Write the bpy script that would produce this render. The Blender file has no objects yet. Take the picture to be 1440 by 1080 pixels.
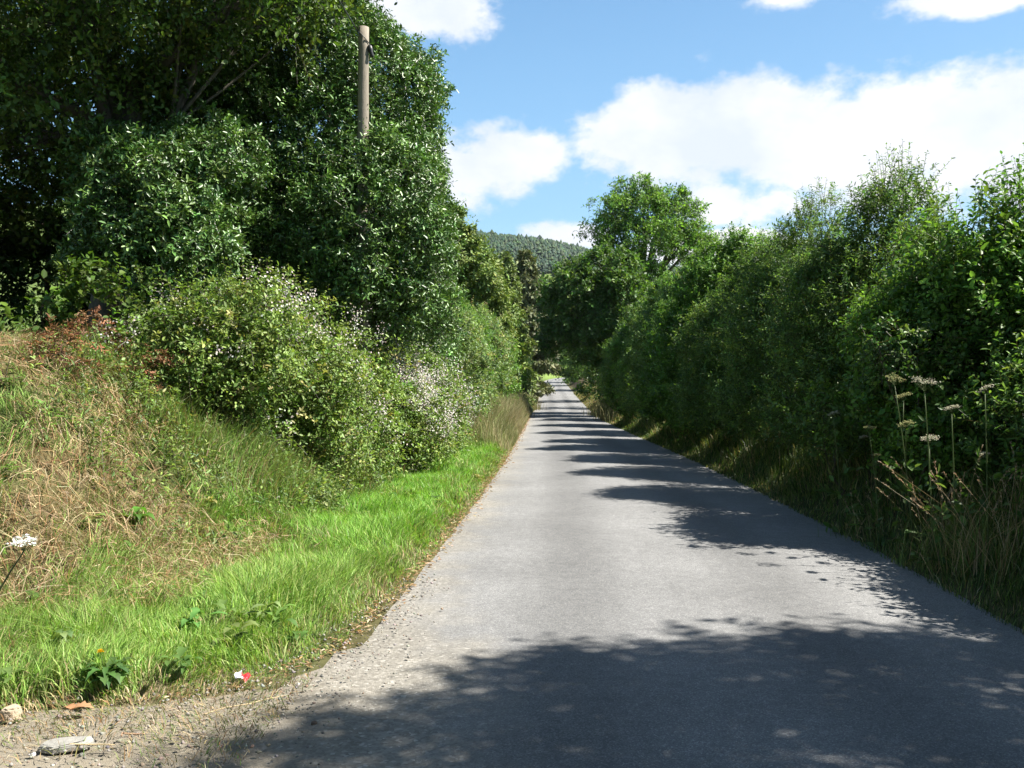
import bpy, math
import numpy as np
R = math.radians
C = bpy.context.scene.collection
F = 1247.0          # focal length in photo pixels (photo 1440 wide)
EYE = 1.6
HOR = 545.0

def nrm(v):
    return v / np.maximum(np.linalg.norm(v, axis=-1, keepdims=True), 1e-9)
def ss(a, b, x):
    t = np.clip((x - a) / (b - a), 0, 1); return t * t * (3 - 2 * t)
def at(px, py, Y):   # a pixel of the photo at depth Y -> world point
    return np.array([(px - 720) / F * Y, Y, EYE + (HOR - py) / F * Y])

# ------------------------------------------------------------------ noise
def _h(ix, iy, s):
    n = np.sin(ix * 127.1 + iy * 311.7 + s * 74.7) * 43758.5453
    return n - np.floor(n)
def vnoise(x, y, s=0.0):
    ix, iy = np.floor(x), np.floor(y); fx, fy = x - ix, y - iy
    fx = fx * fx * (3 - 2 * fx); fy = fy * fy * (3 - 2 * fy)
    a, b = _h(ix, iy, s), _h(ix + 1, iy, s); c, d = _h(ix, iy + 1, s), _h(ix + 1, iy + 1, s)
    return (a * (1 - fx) + b * fx) * (1 - fy) + (c * (1 - fx) + d * fx) * fy
def fbm(x, y, s=0.0, o=4):
    v = 0; a = 0.5
    for k in range(o):
        v = v + a * vnoise(x, y, s + k * 7.3); x = x * 2.03; y = y * 2.03; a *= 0.5
    return v / (1 - 0.5 ** o)

# ------------------------------------------------------------------ lane and terrain
LY = np.array([-40., 0, 6, 8.5, 18, 34, 51, 84, 128, 200, 245, 300, 380])
LX = np.array([-1.6, .85, 1.2, 1.37, 1.87, 2.45, 3.05, 4.55, 6.1, 10, 14.5, 26, 60])
LZ = np.array([0., 0, 0, 0, -.05, -.18, -.26, .12, 1.55, 3.3, 4.2, 5.6, 8])
def cubic(yq, X, V):
    yq = np.asarray(yq, float)
    m = np.gradient(V, X)
    i = np.clip(np.searchsorted(X, yq) - 1, 0, len(X) - 2)
    h = X[i + 1] - X[i]; t = np.clip((yq - X[i]) / h, 0, 1)
    return ((2*t**3 - 3*t**2 + 1) * V[i] + (t**3 - 2*t**2 + t) * h * m[i] + (-2*t**3 + 3*t**2) * V[i+1] + (t**3 - t**2) * h * m[i+1])
def lane_x(y): return cubic(y, LY, LX)
def lane_z(y): return cubic(y, LY, LZ)
HW = 2.15
# edge of the left verge: the mouth of a gateway flares out below Y = 6
GEY = np.array([-40., 4.30, 4.36, 4.42, 4.52, 4.75, 5.1, 5.45, 6.5, 7.6, 9, 400])
GEU = np.array([-60., -9.0, -5.0, -3.6, -3.0, -2.55, -2.36, -2.25, -2.19, -2.15, -2.15, -2.15])
def left_edge(y): return np.interp(y, GEY, GEU)

def foot(y):          # u of the bank foot on the left
    return np.interp(y, [0, 8, 18, 24, 30, 400], [-3.75, -3.75, -3.75, -3.4, -2.7, -2.6])
def height(x, y):
    x = np.asarray(x, float); y = np.asarray(y, float)
    u = x - lane_x(y); zr = lane_z(y)
    wob = (fbm(x * .5, y * .5, 3.1) - .5)
    dl = foot(y) - u + wob * .5
    df = y - (5.9 + .12 * (u + 5)) + wob * .6
    k = 0.8; hh = np.clip(.5 + .5 * (df - dl) / k, 0, 1)
    d = df * (1 - hh) + dl * hh - k * hh * (1 - hh)
    bank = np.interp(y, [0, 14, 24, 40, 400], [2.0, 1.9, 1.5, 1.2, 1.0])
    le = left_edge(y); zl = .07 * ss(.05, .55, le - u) + bank * ss(-.1, 2.9, d) + .05 * np.clip(d - 2.5, 0, 60)
    zl = zl + ss(.1, .8, d) * (fbm(x * 1.5, y * 1.5, 9.) - .5) * .28 * (1 - ss(4, 7, d))
    dr = u - 2.25
    zr2 = .05 * ss(0, .3, dr) + .95 * ss(.15, 1.7, dr) + .04 * np.clip(dr - 2, 0, 60)
    z = np.where(u < 0, zl, zr2)
    far = ss(255, 560, y) * 26 + 8 * ss(300, 900, np.abs(x))
    rough = (fbm(x * 3, y * 3, 5.) - .5) * .03
    under = (u > left_edge(y) + .14) & (u < HW - .02) & (y < 378)
    return np.where(under, zr - .06, zr + z + rough + far)
def ground_at(x, y): return float(height(np.array([x]), np.array([y]))[0])

# ------------------------------------------------------------------ mesh buffer
class Buf:
    def __init__(s): s.v = []; s.c = []; s.q = []; s.t = []; s.n = 0
    def add(s, v, col, quads=None, tris=None):
        v = np.asarray(v, np.float32).reshape(-1, 3); col = np.broadcast_to(np.asarray(col, np.float32), (len(v), 3))
        if quads is not None and len(quads): s.q.append(np.asarray(quads, np.int64).reshape(-1, 4) + s.n)
        if tris is not None and len(tris): s.t.append(np.asarray(tris, np.int64).reshape(-1, 3) + s.n)
        s.v.append(v); s.c.append(col); s.n += len(v)
    def mesh(s, name, mat, smooth=False, extra=None):
        v = np.concatenate(s.v); c = np.concatenate(s.c)
        q = np.concatenate(s.q) if s.q else np.zeros((0, 4), np.int64)
        t = np.concatenate(s.t) if s.t else np.zeros((0, 3), np.int64)
        m = bpy.data.meshes.new(name)
        m.vertices.add(len(v)); m.vertices.foreach_set('co', v.ravel())
        loops = np.concatenate([q.ravel(), t.ravel()]).astype(np.int32)
        m.loops.add(len(loops)); m.loops.foreach_set('vertex_index', loops)
        st = np.concatenate([np.arange(len(q)) * 4, len(q) * 4 + np.arange(len(t)) * 3]).astype(np.int32)
        m.polygons.add(len(st)); m.polygons.foreach_set('loop_start', st)
        if smooth: m.polygons.foreach_set('use_smooth', np.ones(len(st), bool))
        a = m.attributes.new('col', 'FLOAT_COLOR', 'POINT')
        a.data.foreach_set('color', np.concatenate([c, np.ones((len(c), 1), np.float32)], 1).astype(np.float32).ravel())
        for k, arr in (extra or {}).items():
            e = m.attributes.new(k, 'FLOAT', 'POINT'); e.data.foreach_set('value', np.asarray(arr, np.float32))
        m.update(calc_edges=True)
        m.materials.append(mat)
        return m
    def obj(s, name, mat, parent=None, smooth=False, loc=None, extra=None):
        o = bpy.data.objects.new(name, s.mesh(name, mat, smooth, extra)); C.objects.link(o)
        if parent is not None: o.parent = parent
        if loc is not None: o.location = loc
        return o

def thing(name, label, cat, loc, group=None):
    o = bpy.data.objects.new(name, None); C.objects.link(o); o.location = loc; o.empty_display_size = .2
    o['label'] = label; o['category'] = cat
    if group: o['group'] = group
    return o
def tag(o, label=None, cat=None, group=None, kind=None):
    for k, v in (('label', label), ('category', cat), ('group', group), ('kind', kind)):
        if v: o[k] = v
    return o

# ------------------------------------------------------------------ shape makers
def tube(buf, pts, rad, col, n=7, rng=None, rough=0.0, cap=True):
    pts = np.asarray(pts, float); rad = np.broadcast_to(np.asarray(rad, float), (len(pts),))
    tan = nrm(np.gradient(pts, axis=0))
    ref = np.array([1., 0, 0]) if abs(tan[0][2]) > .7 else np.array([0, 0, 1.])
    a = nrm(np.cross(tan, ref)); b = np.cross(tan, a)
    th = np.linspace(0, 2 * np.pi, n, endpoint=False)
    rr = rad[:, None] * np.ones((1, n))
    if rng is not None and rough: rr = rr * (1 + rough * rng.normal(size=rr.shape))
    v = pts[:, None] + rr[..., None] * (np.cos(th)[None, :, None] * a[:, None] + np.sin(th)[None, :, None] * b[:, None])
    m = len(pts); i = np.arange(m - 1)[:, None] * n + np.arange(n)[None]; j = np.arange(m - 1)[:, None] * n + (np.arange(n)[None] + 1) % n
    quads = np.stack([i, j, j + n, i + n], -1).reshape(-1, 4)
    v = v.reshape(-1, 3); tris = None
    if cap:
        v = np.concatenate([v, pts[:1], pts[-1:]]); k = np.arange(n); k1 = (k + 1) % n
        tris = np.concatenate([np.stack([k1, k, np.full(n, m * n)], -1), np.stack([k + (m - 1) * n, k1 + (m - 1) * n, np.full(n, m * n + 1)], -1)])
    buf.add(v, col, quads, tris)

LEAF6 = np.array([[0, 0, 0], [.3, .42, .07], [.68, .38, .05], [1, 0, -.1], [.68, -.38, .05], [.3, -.42, .07]])
Q6 = np.array([[0, 1, 2, 3], [0, 3, 4, 5]])
LEAF4 = np.array([[0, 0, 0], [.45, .5, .06], [1, 0, -.06], [.45, -.5, .06]])
T4 = np.array([[0, 1, 2], [0, 2, 3]])
def leaves(buf, p, d, n, L, W, col, fine=True):
    N = len(p); d = nrm(d); s = nrm(np.cross(d, n)); n2 = np.cross(s, d)
    T = LEAF6 if fine else LEAF4
    L = np.broadcast_to(np.asarray(L, float), (N,)); W = np.broadcast_to(np.asarray(W, float), (N,))
    v = p[:, None] + T[None, :, 0, None] * (d * L[:, None])[:, None] + T[None, :, 1, None] * (s * W[:, None])[:, None] + T[None, :, 2, None] * (n2 * L[:, None])[:, None]
    k = len(T); base = (np.arange(N) * k)[:, None, None]
    c = np.repeat(np.broadcast_to(col, (N, 3)), k, 0)
    if fine: buf.add(v, c, quads=(Q6[None] + base).reshape(-1, 4))
    else: buf.add(v, c, tris=(T4[None] + base).reshape(-1, 3))

def ribbons(buf, p0, p1, p2, w, col):   # thin stems: a two-quad strip per stem
    N = len(p0); side = nrm(np.cross(nrm(p2 - p0), nrm(np.random.default_rng(N).normal(size=(N, 3)))))
    w = np.broadcast_to(np.asarray(w, float), (N,))[:, None]
    v = np.stack([p0 - side * w, p0 + side * w, p1 - side * w * .7, p1 + side * w * .7, p2 - side * w * .3, p2 + side * w * .3], 1)
    b = (np.arange(N) * 6)[:, None, None]
    buf.add(v, np.repeat(np.broadcast_to(col, (N, 3)), 6, 0), quads=(np.array([[0, 1, 3, 2], [2, 3, 5, 4]])[None] + b).reshape(-1, 4))

def pick(rng, cols, n, jit=.22):
    """one colour per item from a weighted palette"""
    P = np.array([c[:3] for c in cols], float); w = np.array([c[3] if len(c) > 3 else 1 for c in cols], float)
    c = P[rng.choice(len(P), n, p=w / w.sum())]
    return c * np.exp(rng.normal(size=(n, 1)) * jit) * np.exp(rng.normal(size=(n, 3)) * .06)

def blob_points(rng, blobs, n, inner=.25, lump=.16, low=-.75):
    """points near the surface of a union of ellipsoids, clumped; returns points and outward normals"""
    B = np.array(blobs, float); area = (B[:, 3] * B[:, 4] + B[:, 3] * B[:, 5] + B[:, 4] * B[:, 5])
    k = rng.choice(len(B), n * 3, p=area / area.sum())
    d = nrm(rng.normal(size=(n * 3, 3)))
    r = np.where(rng.random(n * 3) < inner, rng.uniform(.45, .9, n * 3), rng.normal(1, .05, n * 3))
    az = np.arctan2(d[:, 1], d[:, 0])
    r = r * (1 + lump * (fbm(az * 2.2 + k * 9.1, d[:, 2] * 3.1 + k * 3.3, 2.0, 3) - .5) * 2)
    p = B[k, :3] + d * r[:, None] * B[k, 3:6]
    q = (p[:, None] - B[None, :, :3]) / B[None, :, 3:6]
    q = np.linalg.norm(q, axis=2); q[np.arange(len(k)), k] = 9
    ok = (q.min(1) > .8) & (d[:, 2] > low)
    p = p[ok][:n]; nn = nrm((d / B[k, 3:6])[ok][:n])
    return p, nn

def clumps(rng, p, n, clump, keep=.5):
    """thin the points where a 3-D lattice of clumps leaves gaps"""
    a = vnoise(p[:, 0] / clump + p[:, 2] * .9 / clump, p[:, 1] / clump - p[:, 2] * .7 / clump, 4.4)
    b = vnoise(p[:, 2] / clump * 1.3 + 7, p[:, 0] / clump * .9 + p[:, 1] / clump * .6, 8.8)
    w = ss(.25, .62, (a + b) * .5 + .08)
    ok = rng.random(len(p)) < keep + (1 - keep) * w
    return p[ok], n[ok]

def shoots(buf, rng, p, n, length, M, L, W, cols, up=.45, spread=.5, droop=.15, fine=True, stem=(.05, .04, .02), stemw=.004, facing=.6):
    """leafy shoots: each starts at p, grows outward and carries M leaves"""
    S = len(p)
    d = nrm(n + np.array([0, 0, up]) + rng.normal(size=(S, 3)) * spread)
    ln = length * rng.uniform(.5, 1.3, S)
    b0 = p - d * (ln * .55)[:, None]
    t = (np.arange(M) + rng.random((S, M))) / M
    sag = -droop * ln[:, None] * t ** 2
    q = b0[:, None] + d[:, None] * (t * ln[:, None])[..., None]; q[..., 2] += sag
    e1 = nrm(np.cross(d, nrm(rng.normal(size=(S, 3)))))
    e2 = np.cross(d, e1)
    ph = np.arange(M)[None] * 2.4 + rng.random((S, 1)) * 6.28
    rad = np.cos(ph)[..., None] * e1[:, None] + np.sin(ph)[..., None] * e2[:, None]
    ld = nrm(d[:, None] * .55 + rad * .9 + rng.normal(size=(S, M, 3)) * .3 + np.array([0, 0, -.12]))
    ln_ = nrm(n[:, None] * facing + np.array([0, 0, .75]) + rng.normal(size=(S, M, 3)) * .45)
    sc = rng.uniform(.5, 1.3, S * M) * np.repeat(rng.uniform(.8, 1.15, S), M)
    base = pick(rng, cols, S, .2)
    col = np.repeat(base, M, 0) * np.exp(rng.normal(size=(S * M, 1)) * .14)
    leaves(buf, q.reshape(-1, 3), ld.reshape(-1, 3), ln_.reshape(-1, 3), L * sc, W * sc, col, fine)
    if stemw:
        mid = b0 + d * (ln * .5)[:, None]; mid[:, 2] -= droop * ln * .25
        end = b0 + d * ln[:, None]; end[:, 2] -= droop * ln
        ribbons(buf, b0, mid, end, stemw, np.array(stem))

def limbs(buf, rng, base, blobs, r0, fork, col, twigs=26, bend=.25):
    """trunk, limbs to each blob and branches inside the blobs"""
    base = np.array(base, float); top = np.array(fork, float)
    k = 7; t = np.linspace(0, 1, k)[:, None]
    pts = base + (top - base) * t + rng.normal(size=(k, 3)) * [.06, .06, .02] * (t * (1 - t) * 4) * bend * 4
    rr = r0 * (1 - .45 * t[:, 0]); rr[0] *= 1.35
    tube(buf, pts, rr, col, 10, rng, .05)
    for b in blobs:
        c = np.array(b[:3]); s = pts[rng.integers(3, k)]
        m = (s + c) / 2 + rng.normal(size=3) * .12 * np.linalg.norm(c - s) * [1, 1, .3]
        tt = np.linspace(0, 1, 6)[:, None]
        lp = s * (1 - tt) ** 2 + 2 * m * tt * (1 - tt) + c * tt ** 2
        tube(buf, lp, np.linspace(r0 * .42, r0 * .16, 6), col, 6, rng, .04)
        for j in range(twigs):
            e = c + nrm(rng.normal(size=3) + [0, 0, .25]) * np.array(b[3:6]) * rng.uniform(.6, .92)
            s2 = lp[rng.integers(2, 6)]; m2 = (s2 + e) / 2 + rng.normal(size=3) * .08 * np.linalg.norm(e - s2)
            tt = np.linspace(0, 1, 4)[:, None]
            tube(buf, s2 * (1 - tt) ** 2 + 2 * m2 * tt * (1 - tt) + e * tt ** 2, np.linspace(r0 * .11, r0 * .03, 4), col, 4, cap=False)

# ------------------------------------------------------------------ materials
def N(nt, t, **kw):
    n = nt.nodes.new(t)
    for k, v in kw.items():
        if k == 'inp':
            for i, x in v.items(): n.inputs[i].default_value = x
        else: setattr(n, k, v)
    return n
def mat_new(name):
    m = bpy.data.materials.new(name); m.use_nodes = True; nt = m.node_tree; nt.nodes.clear()
    out = N(nt, 'ShaderNodeOutputMaterial'); return m, nt, out
def leaf_mat(name, rough=.5, trans=.3, spec=.4, tint=(1.25, 1.3, .6)):
    m, nt, out = mat_new(name); L = nt.links
    a = N(nt, 'ShaderNodeAttribute', attribute_name='col')
    p = N(nt, 'ShaderNodeBsdfPrincipled', inp={'Roughness': rough, 'Specular IOR Level': spec})
    tr = N(nt, 'ShaderNodeBsdfTranslucent')
    mu = N(nt, 'ShaderNodeMix', data_type='RGBA', blend_type='MULTIPLY', inp={0: 1.0}); mu.inputs[7].default_value = (*tint, 1)
    mx = N(nt, 'ShaderNodeMixShader', inp={0: trans})
    L.new(a.outputs['Color'], p.inputs['Base Color']); L.new(a.outputs['Color'], mu.inputs[6]); L.new(mu.outputs[2], tr.inputs['Color'])
    L.new(p.outputs[0], mx.inputs[1]); L.new(tr.outputs[0], mx.inputs[2]); L.new(mx.outputs[0], out.inputs[0])
    return m
def solid_mat(name, rough=.8, spec=.3, noise=None, bump=0., scale=20., stretch=(1, 1, 1), metallic=0.):
    """colour from the col attribute, mottled by noise"""
    m, nt, out = mat_new(name); L = nt.links
    a = N(nt, 'ShaderNodeAttribute', attribute_name='col')
    p = N(nt, 'ShaderNodeBsdfPrincipled', inp={'Roughness': rough, 'Specular IOR Level': spec, 'Metallic': metallic})
    g = N(nt, 'ShaderNodeTexCoord'); mp = N(nt, 'ShaderNodeMapping'); mp.inputs['Scale'].default_value = stretch
    L.new(g.outputs['Object'], mp.inputs[0])
    nz = N(nt, 'ShaderNodeTexNoise', inp={'Scale': scale, 'Detail': 6.0, 'Roughness': .65}); L.new(mp.outputs[0], nz.inputs['Vector'])
    r = N(nt, 'ShaderNodeMapRange', inp={1: .3, 2: .7, 3: 1 - (noise or .3), 4: 1 + (noise or .3)}); L.new(nz.outputs[0], r.inputs[0])
    mu = N(nt, 'ShaderNodeVectorMath', operation='SCALE'); L.new(a.outputs['Color'], mu.inputs[0]); L.new(r.outputs[0], mu.inputs['Scale'])
    L.new(mu.outputs[0], p.inputs['Base Color'])
    if bump:
        b = N(nt, 'ShaderNodeBump', inp={'Strength': .8, 'Distance': bump}); L.new(nz.outputs[0], b.inputs['Height']); L.new(b.outputs[0], p.inputs['Normal'])
    L.new(p.outputs[0], out.inputs[0]); return m

M_GLOSS = leaf_mat('glossy_leaf', .40, .14, .5)
M_LEAF = leaf_mat('soft_leaf', .5, .37, .32)
M_BRAM = leaf_mat('bramble_leaf', .5, .32, .35)
M_NEED = leaf_mat('needle', .6, .15, .25)
M_GRASS = leaf_mat('grass_blade', .5, .38, .3, (1.15, 1.2, .55))
M_HAY = leaf_mat('dry_blade', .65, .25, .2, (1.1, 1., .8))
M_PETAL = leaf_mat('petal', .6, .35, .2, (1, 1, 1))
M_BARK = solid_mat('bark', .9, .2, .45, .02, 14., (1, 1, .25))
M_WOOD = solid_mat('weathered_wood', .85, .2, .3, .006, 22., (6, 6, .35))
M_STONE = solid_mat('stone', .85, .3, .25, .01, 18.)
M_PLASTIC = solid_mat('dark_fitting', .45, .5, .1, 0, 20.)
M_FOIL = solid_mat('printed_wrapper', .3, .6, .08, .004, 60.)

def ramp(nt, stops):
    r = N(nt, 'ShaderNodeValToRGB'); e = r.color_ramp.elements
    while len(e) > 1: e.remove(e[0])
    e[0].position = stops[0][0]; e[0].color = (*stops[0][1], 1)
    for pos, c in stops[1:]:
        x = e.new(pos); x.color = (*c, 1)
    return r

def road_material():
    m, nt, out = mat_new('chipped_tarmac'); L = nt.links
    p = N(nt, 'ShaderNodeBsdfPrincipled', inp={'Roughness': .8, 'Specular IOR Level': .25})
    co = N(nt, 'ShaderNodeTexCoord').outputs['Object']
    u = N(nt, 'ShaderNodeAttribute', attribute_name='u').outputs['Fac']       # metres from the crown of the lane
    e = N(nt, 'ShaderNodeAttribute', attribute_name='edge').outputs['Fac']    # metres in from the ragged left edge of the tarmac
    vo = N(nt, 'ShaderNodeTexVoronoi', inp={'Scale': 170.0}); L.new(co, vo.inputs['Vector'])
    sep = N(nt, 'ShaderNodeSeparateColor'); L.new(vo.outputs['Color'], sep.inputs[0])
    chips = ramp(nt, [(0, (.125, .126, .128)), (.5, (.168, .168, .168)), (.85, (.21, .209, .206)), (.98, (.30, .297, .29))]); L.new(sep.outputs[0], chips.inputs[0])
    n1 = N(nt, 'ShaderNodeTexNoise', inp={'Scale': .55, 'Detail': 5.0, 'Roughness': .6}); L.new(co, n1.inputs['Vector'])
    n2 = N(nt, 'ShaderNodeTexNoise', inp={'Scale': 9.0, 'Detail': 8.0, 'Roughness': .7}); L.new(co, n2.inputs['Vector'])
    # wheel tracks: polished bands at 0.75 m either side of the crown
    ab = N(nt, 'ShaderNodeMath', operation='ABSOLUTE'); L.new(u, ab.inputs[0])
    s1 = N(nt, 'ShaderNodeMath', operation='SUBTRACT', inp={1: .8}); L.new(ab.outputs[0], s1.inputs[0])
    s2 = N(nt, 'ShaderNodeMath', operation='ABSOLUTE'); L.new(s1.outputs[0], s2.inputs[0])
    tr = N(nt, 'ShaderNodeMapRange', inp={1: .05, 2: .6, 3: .80, 4: 1.06}); tr.interpolation_type = 'SMOOTHSTEP'; L.new(s2.outputs[0], tr.inputs[0])
    v1 = N(nt, 'ShaderNodeMapRange', inp={1: .3, 2: .7, 3: .84, 4: 1.16}); L.new(n1.outputs[0], v1.inputs[0])
    v2 = N(nt, 'ShaderNodeMapRange', inp={1: .3, 2: .7, 3: .86, 4: 1.14}); L.new(n2.outputs[0], v2.inputs[0])
    a = N(nt, 'ShaderNodeMath', operation='MULTIPLY'); L.new(tr.outputs[0], a.inputs[0]); L.new(v1.outputs[0], a.inputs[1])
    b = N(nt, 'ShaderNodeMath', operation='MULTIPLY'); L.new(a.outputs[0], b.inputs[0]); L.new(v2.outputs[0], b.inputs[1])
    tar = N(nt, 'ShaderNodeVectorMath', operation='SCALE'); L.new(chips.outputs[0], tar.inputs[0]); L.new(b.outputs[0], tar.inputs['Scale'])
    # loose gravel and silt
    vg = N(nt, 'ShaderNodeTexVoronoi', inp={'Scale': 60.0}); L.new(co, vg.inputs['Vector'])
    sg = N(nt, 'ShaderNodeSeparateColor'); L.new(vg.outputs['Color'], sg.inputs[0])
    gr = ramp(nt, [(0, (.16, .145, .12)), (.45, (.215, .20, .17)), (.9, (.27, .25, .215)), (1, (.40, .38, .34))]); L.new(sg.outputs[0], gr.inputs[0])
    gs = N(nt, 'ShaderNodeVectorMath', operation='SCALE'); L.new(gr.outputs[0], gs.inputs[0]); L.new(b.outputs[0], gs.inputs['Scale'])
    so = N(nt, 'ShaderNodeMix', data_type='RGBA'); so.inputs[7].default_value = (.20, .165, .11, 1); L.new(gs.outputs[0], so.inputs[6])
    n3 = N(nt, 'ShaderNodeTexNoise', inp={'Scale': 1.6, 'Detail': 6.0, 'Roughness': .65}); L.new(co, n3.inputs['Vector'])
    m3 = N(nt, 'ShaderNodeMath', operation='MULTIPLY_ADD', inp={1: 1.3, 2: -.65}); L.new(n3.outputs[0], m3.inputs[0])
    ee = N(nt, 'ShaderNodeMath', operation='ADD'); L.new(e, ee.inputs[0]); L.new(m3.outputs[0], ee.inputs[1])
    f1 = N(nt, 'ShaderNodeMapRange', inp={1: .5, 2: -.25, 3: 0., 4: .85}); f1.interpolation_type = 'SMOOTHSTEP'; L.new(ee.outputs[0], f1.inputs[0])
    f2 = N(nt, 'ShaderNodeMapRange', inp={1: -.2, 2: -1.3, 3: 0., 4: .75}); f2.interpolation_type = 'SMOOTHSTEP'; L.new(ee.outputs[0], f2.inputs[0])
    L.new(f2.outputs[0], so.inputs[0])
    mx = N(nt, 'ShaderNodeMix', data_type='RGBA'); L.new(f1.outputs[0], mx.inputs[0]); L.new(tar.outputs[0], mx.inputs[6]); L.new(so.outputs[2], mx.inputs[7])
    L.new(mx.outputs[2], p.inputs['Base Color'])
    bp = N(nt, 'ShaderNodeBump', inp={'Strength': .7, 'Distance': .004}); L.new(vo.outputs['Distance'], bp.inputs['Height']); bp.invert = True
    bp2 = N(nt, 'ShaderNodeBump', inp={'Strength': .5, 'Distance': .02}); L.new(n2.outputs[0], bp2.inputs['Height']); L.new(bp.outputs[0], bp2.inputs['Normal'])
    L.new(bp2.outputs[0], p.inputs['Normal'])
    L.new(p.outputs[0], out.inputs[0]); return m

# ------------------------------------------------------------------ world, sun, camera
SUN_EL, SUN_AZ = 50.0, 91.0     # azimuth clockwise from +Y (the way we look): from the right
sd = np.array([math.sin(R(SUN_AZ)) * math.cos(R(SUN_EL)), math.cos(R(SUN_AZ)) * math.cos(R(SUN_EL)), math.sin(R(SUN_EL))])
SKY = 0.05
def build_world():
    w = bpy.data.worlds.new('World'); bpy.context.scene.world = w; w.use_nodes = True
    nt = w.node_tree; nt.nodes.clear(); L = nt.links
    def M(op, a, b=None, c=None, clamp=False):
        n = N(nt, 'ShaderNodeMath', operation=op); n.use_clamp = clamp
        for i, x in enumerate((a, b, c)):
            if x is None: continue
            if isinstance(x, (int, float)): n.inputs[i].default_value = x
            else: L.new(x, n.inputs[i])
        return n.outputs[0]
    sky = N(nt, 'ShaderNodeTexSky', sky_type='NISHITA'); sky.sun_disc = False
    sky.sun_elevation = R(SUN_EL); sky.sun_rotation = R(SUN_AZ); sky.altitude = 100; sky.air_density = 1.0; sky.dust_density = .6; sky.ozone_density = 1.2
    tc = N(nt, 'ShaderNodeTexCoord').outputs['Generated']
    sx = N(nt, 'ShaderNodeSeparateXYZ'); L.new(tc, sx.inputs[0]); X, Y, Z = sx.outputs
    az = M('ARCTAN2', X, Y); el = M('ARCSINE', Z)
    # fluffy noise in sky-angle space
    cv = N(nt, 'ShaderNodeCombineXYZ'); L.new(az, cv.inputs[0]); L.new(M('MULTIPLY', el, 1.5), cv.inputs[1])
    def noise(scale, det, ofs, rough=.58):
        mp = N(nt, 'ShaderNodeMapping'); mp.inputs['Location'].default_value = (ofs, ofs * .7, ofs * .3); L.new(cv.outputs[0], mp.inputs[0])
        n = N(nt, 'ShaderNodeTexNoise', inp={'Scale': scale, 'Detail': det, 'Roughness': rough}); L.new(mp.outputs[0], n.inputs['Vector']); return n.outputs[0]
    nA, nB, nC = noise(9., 9., 1.7, .6), noise(4., 4., 5.1), noise(26., 6., 9.3, .6)
    def E(px, py, rx, ry, amp=1.0):
        a0 = math.atan((px - 720) / F); e0 = math.atan((HOR - py) / F * math.cos(a0)); ra, re = rx / F, ry / F
        dx = M('DIVIDE', M('SUBTRACT', az, a0), ra); dy = M('DIVIDE', M('SUBTRACT', el, e0), re)
        return M('MULTIPLY', M('SUBTRACT', 1., M('SQRT', M('ADD', M('MULTIPLY', dx, dx), M('MULTIPLY', dy, dy)))), amp)
    ell = [E(925, 195, 130, 80), E(1070, 185, 180, 98), E(1240, 200, 230, 95), E(1400, 178, 190, 98), E(1560, 190, 260, 130),
           E(715, 225, 95, 58), E(640, 240, 110, 60, .9), E(590, 0, 150, 52), E(480, -20, 130, 50), E(1390, -12, 150, 34), E(1110, -4, 80, 22, .5),
           E(1010, 285, 70, 40, .65), E(1090, 285, 90, 45, .55), E(810, 330, 80, 26), E(1010, 350, 170, 34, 1.0), E(1060, 375, 150, 50, .9), E(1290, 260, 220, 50, .55)]
    m = ell[0]
    for x in ell[1:]: m = M('SMOOTH_MAX', m, x, .12)
    # clouds elsewhere in the sky dome
    rest = M('MULTIPLY', M('SUBTRACT', nB, .66), 3.0)
    outw = M('GREATER_THAN', M('ABSOLUTE', az), .75)
    m = M('MAXIMUM', m, M('ADD', M('MULTIPLY', outw, rest), M('MULTIPLY', M('SUBTRACT', 1., outw), -1.)))
    dens = M('ADD', M('ADD', m, M('MULTIPLY', M('SUBTRACT', nA, .5), 1.55)), M('MULTIPLY', M('SUBTRACT', nC, .5), .62))
    mr = N(nt, 'ShaderNodeMapRange', inp={1: .05, 2: .42, 3: 0., 4: 1.}); mr.interpolation_type = 'SMOOTHSTEP'; L.new(dens, mr.inputs[0])
    fade = N(nt, 'ShaderNodeMapRange', inp={1: -.02, 2: .02, 3: 0., 4: 1.}); L.new(el, fade.inputs[0])
    cov = M('MULTIPLY', mr.outputs[0], fade.outputs[0])
    # thicker parts have faintly blue-grey bases
    sh = N(nt, 'ShaderNodeMapRange', inp={1: .38, 2: .66, 3: 0., 4: 1.}); L.new(noise(6., 5., 13.), sh.inputs[0])
    cc = N(nt, 'ShaderNodeMix', data_type='RGBA'); L.new(M('MULTIPLY', sh.outputs[0], .75), cc.inputs[0])
    K = .40 / SKY
    cc.inputs[6].default_value = (K, K, K * 1.01, 1); cc.inputs[7].default_value = (K * .66, K * .75, K * .92, 1)
    # thin summer haze lightens the lower sky
    hz = N(nt, 'ShaderNodeMapRange', inp={1: .0, 2: .75, 3: 1., 4: .0}); L.new(el, hz.inputs[0])
    hc = ramp(nt, [(0, (.70, .86, 1.0)), (.2, (.55, .80, 1.0)), (.45, (.36, .67, .98)), (1, (.24, .58, 1.0))])
    he = N(nt, 'ShaderNodeMapRange', inp={1: 0., 2: .42}); L.new(el, he.inputs[0]); L.new(he.outputs[0], hc.inputs[0])
    hs = N(nt, 'ShaderNodeVectorMath', operation='SCALE', inp={3: .43 / SKY}); L.new(hc.outputs[0], hs.inputs[0])
    sk = N(nt, 'ShaderNodeMix', data_type='RGBA'); L.new(hz.outputs[0], sk.inputs[0]); L.new(sky.outputs[0], sk.inputs[6]); L.new(hs.outputs[0], sk.inputs[7])
    mx = N(nt, 'ShaderNodeMix', data_type='RGBA'); L.new(cov, mx.inputs[0]); L.new(sk.outputs[2], mx.inputs[6]); L.new(cc.outputs[2], mx.inputs[7])
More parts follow.
